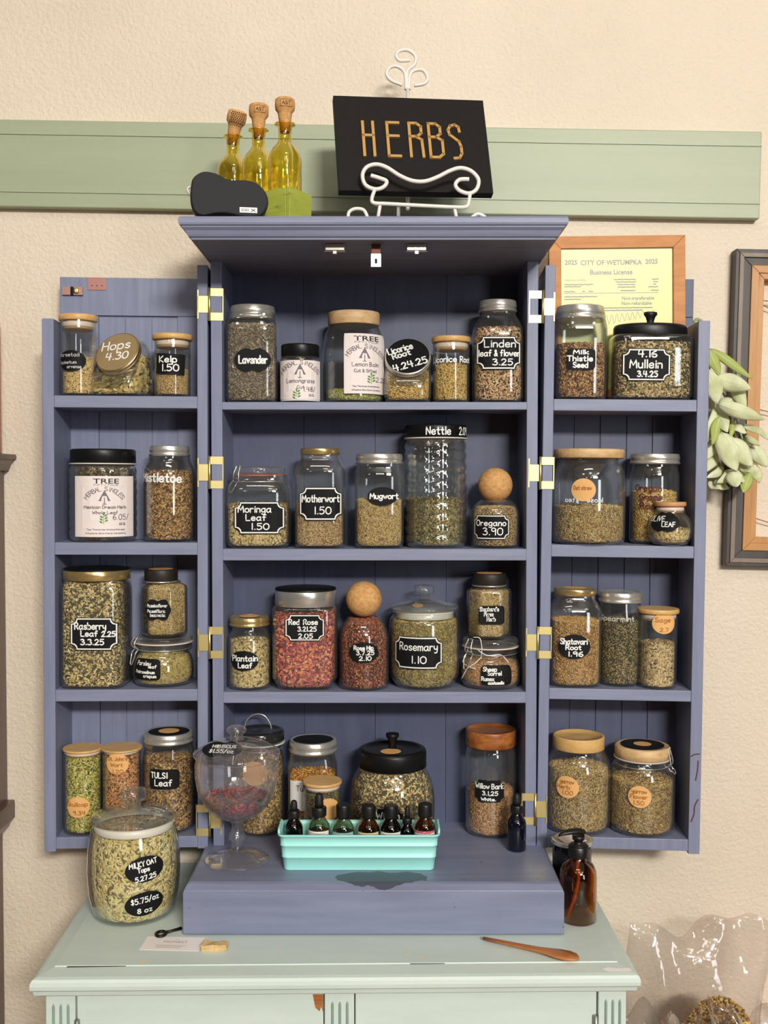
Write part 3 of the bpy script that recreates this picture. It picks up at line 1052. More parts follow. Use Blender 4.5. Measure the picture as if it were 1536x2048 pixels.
ST['rosemary'] = ('stick', .0085, .0014, [(206, 188, 114), (224, 208, 140), (180, 160, 88), (234, 222, 164), (156, 136, 72), (212, 194, 120)])
ST['skull'] = ('leaf', .0065, .0026, [(146, 142, 66), (180, 176, 96), (112, 112, 46), (206, 202, 132), (88, 90, 38), (166, 158, 82)])
ST['wort'] = ('leaf', .006, .0024, [(178, 124, 78), (206, 156, 104), (144, 94, 54), (220, 178, 128), (118, 74, 42), (186, 134, 80)])
ST['sage'] = ('leaf', .007, .003, [(170, 150, 112), (194, 176, 136), (144, 124, 88), (212, 196, 160), (120, 100, 70), (180, 158, 116)])
ST['turmeric'] = ('chunk', .008, .005, [(190, 132, 36), (214, 160, 58), (158, 102, 24), (226, 180, 84), (130, 82, 20)])
ST['lemonbalm'] = ('leaf', .006, .0026, [(128, 132, 72), (158, 160, 98), (100, 104, 54), (184, 182, 124), (80, 84, 42)])


def flake_template(style, k):
    """Unit piece: length 1 along x, width 1 along y. Returns vertices, faces (quads, tris)."""
    if style == 'stick':
        V = []
        for x, s in ((-.5, .7), (.5, .7)):
            for a in range(3):
                t = 2 * PI * a / 3
                V.append((x, .5 * s * math.cos(t), .5 * s * math.sin(t)))
        return np.array(V), [(0, 1, 4, 3), (1, 2, 5, 4), (2, 0, 3, 5)], [(0, 2, 1), (3, 4, 5)]
    if style == 'leaf':
        V = [(-.5, -.12, .0), (-.5, .12, .0), (-.15, -.5, .22), (-.15, .5, .30), (.2, -.42, .16), (.2, .46, .10), (.5, 0, -.15)]
        return np.array(V), [(0, 2, 3, 1), (2, 4, 5, 3)], [(4, 6, 5)]
    if style == 'chunk':
        V = [(-.5, 0, 0), (.5, .1, 0), (0, -.5, .05), (.05, .5, -.05), (.05, 0, .42), (-.05, 0, -.42)]
        return np.array(V), [], [(0, 2, 4), (2, 1, 4), (1, 3, 4), (3, 0, 4), (2, 0, 5), (1, 2, 5), (3, 1, 5), (0, 3, 5)]
    # seed: spindle
    V = [(-.5, 0, 0)]
    for x, s in ((-.28, .72), (.0, 1.0), (.3, .55)):
        for a in range(5):
            t = 2 * PI * a / 5
            V.append((x, .5 * s * math.cos(t), .5 * s * math.sin(t)))
    V.append((.5, 0, 0))
    q = []
    for r in range(2):
        for a in range(5):
            q.append((1 + r * 5 + a, 1 + r * 5 + (a + 1) % 5, 1 + (r + 1) * 5 + (a + 1) % 5, 1 + (r + 1) * 5 + a))
    t = [(0, 1 + (a + 1) % 5, 1 + a) for a in range(5)] + [(16, 11 + a, 11 + (a + 1) % 5) for a in range(5)]
    return np.array(V), q, t


class Jar:
    def __init__(s, name, label, cx, w, ybody, spot, prof, shape='round', e=4.0, depth=1.0, thick=0.0025, glassmat=None, bumps=None, group=None, cat='jar', yaw=0.0, gap=0.004):
        """cx, w: image column and width of the body; ybody: image row of the body's upper rim; spot: ('b', row) a cabinet shelf, ('l'/'r', row) a door shelf, or a tuple (Yfront, z)."""
        r0 = w / 2 * YF / F
        if spot[0] in ('l', 'r'):
            r = r0
            for _ in range(3):
                p, eu = door_spot(spot[0], spot[1], cx, r * depth, gap)
                r = w / 2 * p.y / F
            rot = (0, eu.y, yaw)
        else:
            Yf, z = (YF + gap, SHELF[spot[1]]) if spot[0] == 'b' else spot
            r = w / 2 * Yf / F / (1 - w / 2 / F * depth)
            Y = Yf + r * depth
            p = Vector((Xat(cx, Y), Y, z))
            rot = (0, 0, yaw)
        p.z += 0.0004
        s.p, s.r, s.cx, s.shape, s.e, s.depth, s.t = p, r, cx, shape, e, depth, thick
        s.Y, s.Yn = p.y, p.y - r * depth
        s.H = Zat(ybody, p.y) - p.z
        s.prof = PROF[prof]
        s.zs = [z for _, z in s.prof]
        s.bumps = bumps
        group = group or ('herb jars on the cabinet shelves' if spot[0] == 'b' else 'herb jars on the shelves of the door with the bullet catch' if spot[0] == 'l' else 'herb jars on the shelves of the door with the certificate' if spot[0] == 'r' else 'herb jars standing on other things')
        s.root = thing(name, label, cat, p, rot, group)
        g = glassmat or CLEAR
        m = M()
        levels = list(s.prof[1:])
        if bumps:
            zz = [i / 70 for i in range(71)]
            levels = [(float(np.interp(z, s.zs[1:], [a for a, _ in s.prof[1:]])), z) for z in zz]
        outer = [s.ring(rf * s.r, z * s.H) for rf, z in levels]
        inner = [s.ring(rf * s.r - s.t, max(z * s.H, s.t * 1.4)) for rf, z in levels]
        m.rings(outer, 0, True, True, False)
        m.rings(inner[::-1], 0, True, False, True)
        n = len(outer[0])
        o = len(m.v)
        m.rings([outer[-1], inner[-1]], 0, True, False, False)
        s.body = m.build('body', g, s.root)

    def rho(s, th):
        if s.shape == 'round':
            return 1.0
        if s.shape == 'hex':
            return math.cos(PI / 6) / math.cos((th % (PI / 3)) - PI / 6)
        c, q = abs(math.cos(th)), abs(math.sin(th)) / s.depth
        return (c ** s.e + q ** s.e) ** (-1 / s.e)

    def ring(s, r, z, n=None):
        n = n or (96 if s.bumps else 48)
        out = []
        for i in range(n):
            th = 2 * PI * i / n
            k = s.rho(th) * r
            if s.bumps:
                nc, nr, am = s.bumps
                f = z / s.H
                if 0.02 < f < 0.97:
                    k += am * (abs(math.cos(nc * th / 2)) ** 0.7 * abs(math.sin(PI * nr * (f - 0.02) / 0.95)) ** 0.7 - 0.6)
            out.append((k * math.cos(th), k * math.sin(th), z))
        return out

    def R(s, z):
        return float(np.interp(z / s.H, s.zs[1:], [a for a, _ in s.prof[1:]])) * s.r

    def front(s, u, z, off=0.0007):
        a = s.R(min(max(z, 0), s.H)) + (s.bumps[2] * 0.4 if s.bumps else 0)
        if s.shape == 'round':
            t = u / s.r
            return (math.sin(t) * (a + off), -math.cos(t) * (a + off), z)
        if s.shape == 'hex':
            h = a * math.cos(PI / 6)
            x = abs(u)
            y = -h if x < a / 2 else -(h - (x - a / 2) * math.tan(PI / 3) * 0.6)
            return (u, y - off, z)
        k = min(abs(u / a), 0.999)
        return (u, -a * s.depth * (1 - k ** s.e) ** (1 / s.e) - off, z)

    # picture -> jar
    def uz(s, px, py):
        sc_ = F / s.Yn
        du = (px - s.cx) * s.Y / F
        if s.shape == 'round':
            k = max(-0.96, min(0.96, du / s.R(max(0.0, min(s.H, Zat(py, s.Yn) - s.p.z)))))
            du = math.asin(k) * s.r + math.atan2(-s.p.x, s.p.y) * s.r
        else:
            du = Xat(px, s.Yn, py) - s.p.x
        return du, Zat(py, s.Yn) - s.p.z

    def px(s, n):
        return n * s.Yn / F

    def z(s, py, Y=None):
        return Zat(py, Y if Y is not None else s.Yn) - s.p.z

    def herb(s, what, label, py, mound=0.004, n=None, core=True, dens=1.0):
        style, Ln, Wd, pal = ST[what]
        t = s.t + 0.0016
        low = getattr(s, 'low', 9)
        h = min(s.z(py), low - .0035)
        mound = min(mound, max(0, low - .003 - h))
        z0 = s.t * 1.4 + 0.0012
        rad = lambda z: np.interp(np.clip(np.where(np.asarray(z) < .16 * s.H, np.asarray(z) - .0045, z), 0, s.H) / s.H, s.zs[1:], [a for a, _ in s.prof[1:]]) * s.r - t - (s.bumps[2] if s.bumps else 0)
        Rm = float(rad(np.array([h * 0.5]))[0])
        area = 2 * PI * Rm * h * 0.62 + PI * Rm * Rm
        Ln, Wd = Ln * .9, Wd * .9
        N = n or int(min(6000, dens * 4.2 * area / (Ln * Wd)))
        Ntop = int(N * 0.28)
        Ns = N - Ntop
        # sides: two thirds on the half that faces the room
        th = np.where(rng.random(Ns) < 0.74, -PI / 2 + (rng.random(Ns) - .5) * PI * 1.15, rng.random(Ns) * 2 * PI)
        z = z0 + (h - z0) * rng.random(Ns)
        rho = np.array([s.rho(a) for a in th])
        rr = rad(z) * rho * (1 - 0.07 * rng.random(Ns))
        Ps = np.stack([rr * np.cos(th), rr * np.sin(th), z], 1)
        Ns_n = np.stack([np.cos(th), np.sin(th), np.zeros(Ns)], 1)
        if s.shape not in ('round',):
            pw = s.e - 1 if s.shape != 'hex' else 3
            nx = np.sign(np.cos(th)) * np.abs(np.cos(th)) ** pw
            ny = np.sign(np.sin(th)) * np.abs(np.sin(th) / s.depth) ** pw
            Ns_n = np.stack([nx, ny, np.zeros(Ns)], 1)
            Ns_n /= np.linalg.norm(Ns_n, axis=1, keepdims=True)
        th2 = rng.random(Ntop) * 2 * PI
        r2 = np.sqrt(rng.random(Ntop))
        top = lambda r: h + mound * (1 - r * r)
        rt = float(rad(np.array([h]))[0])
        rho2 = np.array([s.rho(a) for a in th2])
        Pt = np.stack([r2 * rt * rho2 * np.cos(th2), r2 * rt * rho2 * np.sin(th2), top(r2) + (rng.random(Ntop) - .4) * Wd * 1.5], 1)
        Nt = np.tile(np.array([[0, 0, 1.0]]), (Ntop, 1))
        Pp = np.concatenate([Ps, Pt])
        Nn = np.concatenate([Ns_n, Nt])
        Nn += rng.normal(0, 0.42, Nn.shape)
        Nn /= np.linalg.norm(Nn, axis=1, keepdims=True)
        rv = rng.normal(0, 1, Nn.shape)
        T = rv - Nn * (rv * Nn).sum(1, keepdims=True)
        T /= np.linalg.norm(T, axis=1, keepdims=True)
        B = np.cross(Nn, T)
        sc_ = 0.65 + 0.7 * rng.random((N, 1, 1))
        tv, tq, tt = flake_template(style, 0)
        tl = Ln * sc_ * tv[None, :, 0:1]
        tw = Wd * (0.7 + 0.6 * rng.random((N, 1, 1))) * tv[None, :, 1:2]
        tn = Wd * tv[None, :, 2:3]
        V = Pp[:, None, :] + tl * T[:, None, :] + tw * B[:, None, :] + tn * Nn[:, None, :]
        k = len(tv)
        V = V.reshape(-1, 3)
        # keep every piece inside the glass
        V[:, 2] = np.maximum(V[:, 2], z0)
        V[:, 2] = np.minimum(V[:, 2], min(s.H - 0.001, low - .0008))
        a = rad(V[:, 2])
        rn = np.hypot(V[:, 0], V[:, 1]) + 1e-9
        ang = np.arctan2(V[:, 1], V[:, 0])
        lim = a * (np.array([s.rho(x) for x in ang]) if s.shape != 'round' else 1.0)
        f = np.minimum(1.0, lim / rn)
        V[:, 0] *= f
        V[:, 1] *= f
        base = (np.arange(N) * k)[:, None, None]
        Q = (np.array(tq)[None] + base).reshape(-1, 4) if len(tq) else np.zeros((0, 4), int)
        Tr = (np.array(tt)[None] + base).reshape(-1, 3) if len(tt) else np.zeros((0, 3), int)
        # solid heart of the heap, so that one cannot see through it
        mm = M()
        zz = np.linspace(z0, h, 8)
        b_ = s.bumps
        s.bumps = None
        rs = [s.ring(float(rad(np.array([q]))[0]) - 0.0022 - (b_[2] if b_ else 0), q, 32) for q in zz]
        for rf in (0.75, 0.45, 0.15):
            rs.append([(x * rf, y * rf, top(rf) - 0.0015) for x, y, _ in rs[7]])
        s.bumps = b_
        mm.rings(rs, 0, True)
        o = len(V)
        V = np.concatenate([V, np.array(mm.v)])
        cq = [tuple(i + o for i in f_) for f_ in mm.f if len(f_) == 4]
        ct = []
        for f_ in mm.f:
            if len(f_) > 4:
                ct += [(f_[0] + o, f_[i] + o, f_[i + 1] + o) for i in range(1, len(f_) - 1)]
        nq0, nt0 = len(Q), len(Tr)
        Q = np.concatenate([Q, np.array(cq)]) if len(Q) else np.array(cq)
        Tr = np.concatenate([Tr, np.array(ct)]) if len(Tr) else np.array(ct)
        mi = np.concatenate([np.zeros(nq0), np.ones(len(cq)), np.zeros(nt0), np.ones(len(ct))])
        hm = herb_mat('herb_' + what, pal)
        dm = plain('herb_gap_shade_' + what, srgb(*[int(c * 0.75) for c in pal[4]]), 0.9)  # heart darkened to stand in for shade between the pieces
        ob = np_mesh('dried_herb', V, Q, [hm, dm], None, Tr, mi)
        ob.location = s.p
        ob.rotation_euler = s.root.rotation_euler
        tag(ob, label, 'herb', 'dried herbs filling the jars', 'stuff')
        s.fill = ob
        return ob

    def label(s, kind, x0, y0, x1, y1, texts, border=False, mat=None, ink=None, rot=0.0, name='label', pen=2.6, off=0.0007, slant=0.0, lab=None):
        """Sticker with writing: texts are (string, column, row, width, height[, tilt]) in picture pixels."""
        mat = mat or CHALK
        ink = ink or WHITE
        fn = lambda u, z: s.front(u, z, off)
        cu, cz = s.uz((x0 + x1) / 2, (y0 + y1) / 2)
        ua, za = s.uz(x0, y1)
        ub, zb_ = s.uz(x1, y0)
        par = s.root
        if kind:
            m = M()
            sticker(m, kind, (ua + ub) / 2, (za + zb_) / 2, (ub - ua) / 2, (zb_ - za) / 2, fn, border, rot)
            par = m.build(name, [mat, WHITE], s.root)
            if lab:
                par['label'] = lab
        if texts:
            m = M()
            fn2 = lambda u, z: s.front(u, z, off + 0.0003)
            for tx in texts:
                t_, x, y, w, h = tx[:5]
                rr = tx[5] if len(tx) > 5 else 0.0
                u, z = s.uz(x, y)
                u0, _ = s.uz(x - w / 2, y)
                u1, _ = s.uz(x + w / 2, y)
                write(m, t_, (u0 + u1) / 2, z, u1 - u0, s.px(h), s.px(tx[6] if len(tx) > 6 else pen), fn2, rr, 0, slant)
            m.build('lettering', ink, par)
        return par

    # ---- lids; x-widths and rows in picture pixels
    def lid(s, kind, w, ytop, ybot, **k):
        r = w / 2 * s.Y / F
        up = s.Y + (r if ytop > 985 else -r * 0.95)
        zt = Zat(ytop, up) - s.p.z
        zb_ = Zat(ybot, s.Y - r) - s.p.z
        if zb_ > s.H - 0.001:
            zb_ = s.H - 0.001
        c = (k.get('dx', 0) * s.Y / F, 0, 0)
        m = M()
        h = zt - zb_
        if kind == 'mason':
            pr = [(r * .955, zb_), (r, zb_ + h * .06), (r, zb_ + h * .2), (r * .965, zb_ + h * .28), (r * .965, zb_ + h * .42), (r * .99, zb_ + h * .5), (r * .985, zb_ + h * .72), (r * .965, zb_ + h * .8), (r * .965, zb_ + h * .93), (r * .94, zt), (r * .84, zt), (r * .83, zt - .0012)]
            m.lathe(pr, 44, 0, c, cap1=False)
            l = m.build('lid', k.get('mat', SILVER), s.root)
            m = M()
            m.lathe([(r * .84, zt - .0016), (r * .84, zt - .0010), (r * .7, zt - .0009)], 44, 0, c)
            m.build('disc', k.get('top', k.get('mat', SILVER)), l)
        elif kind == 'cap':
            m.lathe([(r * .97, zb_), (r, zb_ + h * .05), (r, zt - h * .14), (r * .985, zt - h * .05), (r * .95, zt)], 44, 0, c)
            l = m.build('lid', k.get('mat', BLACK), s.root)
            if k.get('rim'):
                m = M()
                m.lathe([(r * .99, zb_ - .0022), (r * 1.025, zb_ - .0018), (r * 1.025, zb_), (r * .99, zb_ + .0003)], 44, 0, c)
                m.build('rim', k['rim'], l)
        elif kind == 'bamboo':
            t1 = zt - h * .42
            m.lathe([(r * .96, t1), (r, t1 + h * .06), (r, zt - h * .1), (r * .97, zt)], 44, 0, c)
            l = m.build('lid', k.get('mat', BAMBOO), s.root)
            rp = min(r * .9, s.R(s.H) - s.t - .0002)
            m = M()
            m.lathe([(rp, t1 - h * .58), (rp, t1 - .0001)], 40, 0, c)
            m.build('plug', k.get('mat', BAMBOO), l)
            m = M()
            m.lathe([(rp, t1 - h * .42), (rp * 1.025, t1 - h * .38), (rp * 1.025, t1 - h * .12), (rp, t1 - h * .08)], 40, 0, c)
            m.build('seal', SEAL, l)
        elif kind == 'wood':
            m.lathe([(r * .97, zb_), (r, zb_ + h * .08), (r, zt - h * .1), (r * .985, zt), (r * .90, zt), (r * .88, zt - .0025), (r * .4, zt - .004 if k.get('dish') else zt - .0025)], 44, 0, c)
            l = m.build('lid', k.get('mat', PALEWOOD), s.root)
        elif kind == 'knobcap':
            m.lathe([(r * .96, zb_), (r, zb_ + h * .04), (r, zt - h * .2), (r * .97, zt - h * .05), (r * .92, zt), (r * .80, zt), (r * .78, zt - .002), (r * .3, zt - .0015)], 44, 0, c)
            l = m.build('lid', BLACK, s.root)
            kr, kz = k['knob'][0] / 2 * s.Y / F, Zat(k['knob'][1], s.Y) - s.p.z
            m = M()
            hk = kz - zt
            m.lathe([(kr * .62, zt - .002), (kr * .52, zt + hk * .3), (kr * .7, zt + hk * .6), (kr, zt + hk * .8), (kr * .97, kz - .0008), (kr * .7, kz)], 28, 0, c)
            m.build('knob', BLACK, l)
        elif kind == 'steel':
            m.lathe([(r * .98, zb_), (r, zb_ + .001), (r, zt - h * .18), (r * .985, zt - h * .12)], 48, 0, c)
            l = m.build('lid', k.get('mat', STEEL), s.root)
            m = M()
            m.lathe([(r * .986, zt - h * .16), (r * 1.0, zt - h * .10), (r * .985, zt - h * .02), (r * .93, zt), (r * .5, zt - .001)], 48, 0, c)
            m.build('cap_top', BLACK, l)
        elif kind == 'ball':
            cz = Zat((ytop + ybot) / 2, s.Y) - s.p.z
            rb = w / 2 * s.Y / F
            m.lathe([(rb * math.cos(a), cz + rb * math.sin(a)) for a in [(-90 + 9 * i) * PI / 180 for i in range(21)]], 36, 0, c, cap0=False, cap1=False)
            l = m.build('cork_ball', CORK, s.root)
        elif kind == 'glassknob':
            zr = Zat((ytop + ybot) / 2 + 3, s.Y) - s.p.z       # rim plane
            hh = 0.0065
            ky, kw, kw2 = k['knob']
            kz = Zat(ky, s.Y) - s.p.z
            kr, kn = kw / 2 * s.Y / F, kw2 / 2 * s.Y / F
            m.lathe([(r * .55, zr - .001), (r * .97, zr - hh), (r, zr - hh * .5), (r * .97, zr), (r * .72, zr + .004), (r * .5, zr + .0085), (kn * 1.2, zr + .0105), (kn, zr + .013)], 48, 0, c, cap1=False)
            l = m.build('lid', LENS, s.root)
            m = M()
            m.lathe([(kn, zr + .0131), (kn * .95, (zr + .013) * .6 + kz * .4), (kr, kz - (kz - zr) * .42), (kr * 1.02, kz - (kz - zr) * .25), (kr * .96, kz - .001), (kr * .6, kz), (kr * .3, kz - .0015)], 32, 0, c)
            m.build('knob', LENS, l)
            m = M()
            rp = s.R(s.H) - s.t - .0008
            m.lathe([(rp * .985, zr - hh - .016), (rp, zr - hh - .014), (rp, zr - hh), (rp * .985, zr - hh)], 44, 0, c, cap0=False, cap1=False)
            m.build('seal', plain('milky_seal', srgb(218, 212, 196), 0.4), l)
        elif kind == 'clip':
            zg = zb_                                            # gasket plane
            m.lathe([(r * .93, zg + .0012), (r, zg + .003), (r, zt - .0035), (r * .96, zt - .001), (r * .86, zt), (r * .80, zt - .002), (r * .5, zt - .0035)], 44, 0, c)
            l = m.build('lid', k.get('mat', LENS), s.root)
            m = M()
            m.lathe([(r * .9, zg - .0012), (r * 1.03, zg - .001), (r * 1.03, zg + .0012), (r * .9, zg + .0014), (r * .9, zg - .0012)], 44, 0, c, cap0=False, cap1=False)
            m.build('gasket', k.get('gasket', SEAL), l)
            # wire bail round the neck, over the lid and down to a lever
            m = M()
            rn = s.R(s.H) + .0012
            sd = k.get('side', -1)
            ring = [(c[0] + rn * math.cos(a), rn * math.sin(a), zg - .012) for a in [2 * PI * i / 36 for i in range(36)]]
            m.tube(ring, .0010, 6, closed=True)
            ang = math.radians(k.get('ang', 215 if sd < 0 else 325))
            dx, dy = math.cos(ang), math.sin(ang)
            tx, ty = -dy, dx
            q = lambda rad, tan, z: (c[0] + dx * rad + tx * tan, dy * rad + ty * tan, z)
            ln = k.get('drop', 0.028)
            for st_ in (-1, 1):
                m.tube(spline([q(rn, st_ * .009, zg - .012), q(r * 1.07, st_ * .009, zg - .004), q(r * 1.06, st_ * .008, zg + .004), q(r * .95, st_ * .006, zt + .001)], 5), .0011, 6)
                m.tube(spline([q(rn + .002, st_ * .009, zg - .012), q(rn + .007, st_ * .010, zg - .018), q(rn + .009, st_ * .009, zg - .012 - ln * .5), q(rn + .013, st_ * .004, zg - .012 - ln)], 5), .0011, 6)
            m.tube([q(r * .95, -.006, zt + .001), q(r * .95, .006, zt + .001)], .0011, 6)
            m.tube([q(rn + .013, -.004, zg - .012 - ln), q(rn + .0135, .004, zg - .012 - ln)], .0011, 6)
            m.tube([q(r * 1.09, -.011, zg - .006), q(r * 1.09, .011, zg - .006)], .0011, 6)
            m.build('wire_bail', k.get('wire', STEEL), s.root)
        s.lidobj, s.zt, s.lr, s.lc = l, zt, r, c
        s.low = {'bamboo': zt - h * .42 - h * .60, 'ball': Zat((ytop + ybot) / 2, s.Y) - s.p.z - r - .001, 'glassknob': (zr - hh - .017) if kind == 'glassknob' else 0, 'clip': zb_ - .0016}.get(kind, zb_)
        return l

    def dot(s, rfrac=0.5, dx=0.0, dy=0.0, mat=None, dz=0.0004):
        m = M()
        m.lathe([(s.lr * rfrac, s.zt + dz - .0002), (s.lr * rfrac, s.zt + dz)], 28, 0, (s.lc[0] + dx * s.lr, dy * s.lr, 0))
        o = m.build('lid_sticker', mat or KRAFT, s.lidobj)
        o['label'] = 'round kraft paper dot' if mat is None else 'black writing disc'


J = {}


def kraft(j, cx, cy, r, texts):
    j.label('round', cx - r, cy - r, cx + r, cy + r, texts, mat=KRAFT, ink=KINK, pen=1.6, name='price_sticker', lab='round kraft paper price sticker')


def tree_label(j, x0, y0, x1, y1, name_lines, price, sprig, tree=True):
    """White printed label: word mark, arched heading, house-in-a-triangle emblem, herb name, sprig, small print."""
    fn = lambda u, z: j.front(u, z, .0012)
    fn2 = lambda u, z: j.front(u, z, .0016)
    m = M()
    ua, za = j.uz(x0, y1)
    ub, zb_ = j.uz(x1, y0)
    sticker(m, 'rect', (ua + ub) / 2, (za + zb_) / 2, (ub - ua) / 2, (zb_ - za) / 2, fn)
    lab = m.build('label', [PAPER, WHITE], j.root)
    lab['label'] = 'white printed paper label'
    cx, W, Hh = (x0 + x1) / 2, x1 - x0, y1 - y0
    g, d, gr = M(), M(), M()

    def put(mm, t, x, y, w, h, pen, rot=0, typ=False, bold=0.0):
        u, z = j.uz(x, y)
        u0, _ = j.uz(x - w / 2, y)
        u1, _ = j.uz(x + w / 2, y)
        if typ:
            type_text(mm, t, (u0 + u1) / 2, z, u1 - u0, j.px(h), fn2, bold)
        else:
            write(mm, t, (u0 + u1) / 2, z, u1 - u0, j.px(h), j.px(pen), fn2, rot)

    def tri(mm, pts):
        mm.add([fn2(*j.uz(px, py)) for px, py in pts], [tuple(range(len(pts)))])
    s = 107.0 / 107.0
    yt = y0 + 9
    if tree:
        put(d, 'TREE', cx + 3, y0 + 10, 47, 10, 1, typ=True, bold=0.01)
        put(g, 'FIFTY FOUR', cx + 3, y0 + 18, 44, 2.6, .6)
        ya = y0 + 46
    else:
        ya = y0 + 25
    # arched heading
    word = 'HERBAL SINGLES'
    R_, cya = 42.0, ya + 18
    for i, ch in enumerate(word):
        if ch == ' ':
            continue
        a = (i - (len(word) - 1) / 2) * 0.150
        put(g, ch, cx + R_ * math.sin(a) * 0.95, cya - R_ * math.cos(a) * 0.92, 5.2 if ch != 'I' else 2, 8.5, 1.2, -a)
    # emblem
    ex, ey = cx, ya - 5
    for a, b_, c_ in (((ex, ey - 13), (ex - 11, ey + 9), (ex - 6.5, ey + 9)), ((ex, ey - 13), (ex + 6.5, ey + 9), (ex + 11, ey + 9))):
        tri(g, [a, b_, c_])
    tri(g, [(ex, ey - 13), (ex - 5.5, ey - 1), (ex + 5.5, ey - 1)])
    tri(g, [(ex - 10, ey + 6.5), (ex - 10, ey + 9), (ex + 10, ey + 9), (ex + 10, ey + 6.5)])
    tri(g, [(ex - .8, ey + 2), (ex - .8, ey + 15), (ex + .8, ey + 15), (ex + .8, ey + 2)])
    tri(g, [(ex - 3.5, ey + 14.3), (ex - 3.5, ey + 15.6), (ex + 3.5, ey + 15.6), (ex + 3.5, ey + 14.3)])
    y = ya + 16
    for t, w, h in name_lines:
        put(g, t, cx + 1, y, w, h, 1.25)
        y += h + 5
    # sprig
    sx_, sy_ = sprig
    tri(gr, [(sx_ - .5, sy_ - 6), (sx_ - .5, sy_ + 11), (sx_ + .5, sy_ + 11), (sx_ + .5, sy_ - 6)])
    for k in range(7):
        sd = 1 if k % 2 else -1
        a = -sd * .6
        px_, py_ = sx_ + sd * (3.6 + .25 * (6 - k)), sy_ + 7 - k * 2.6
        if k == 6:
            a, px_, py_ = PI / 2, sx_, sy_ - 9
        c_, s_2 = math.cos(a), math.sin(a)
        pts = [(px_ + u_ * c_ - v_ * s_2, py_ + u_ * s_2 + v_ * c_) for u_, v_ in ((-3.6, 0), (-1, 1.7), (2, 1.4), (3.8, 0), (2, -1.4), (-1, -1.7))]
        tri(gr, pts)
    for t, x, yy, w, h in price:
        put(d, t, x, yy, w, h, 1.1)
    if tree:
        put(g, 'Tea Tinctures Aromatherapy', cx + 2, y1 - 15, W * .64, 2.8, .75)
        put(g, 'Infusions Skin-Care Ceremony', cx + 2, y1 - 7.5, W * .68, 2.8, .75)
    g.build('lettering', GREYINK, lab)
    d.build('lettering', DARKINK, lab)
    gr.build('sprig_print', GREENINK, lab)

# ================================================================== the jars, shelf by shelf
# ---- narrow door beside the rosy keeper plate, top shelf
j = Jar('glass_jar', 'tall slim bamboo-lidded jar with a dark oval label, beside the tilted gold-lidded jar', 158, 69, 642, ('l', 0), 'cyl', gap=.001)
j.lid('bamboo', 75, 626, 655)
j.herb('finetan', 'pale cut herb half filling the slim bamboo-lidded jar with the dark oval label', 714, dens=.8)
j.label('oval', 120, 700, 172, 742, [('Horsetail', 141, 709, 36, 7), ('Equisetum', 139, 724, 30, 6), ('arvense', 150, 733, 26, 6)], ink=plain('faint_ink', srgb(196, 196, 196), .6), pen=1.1)


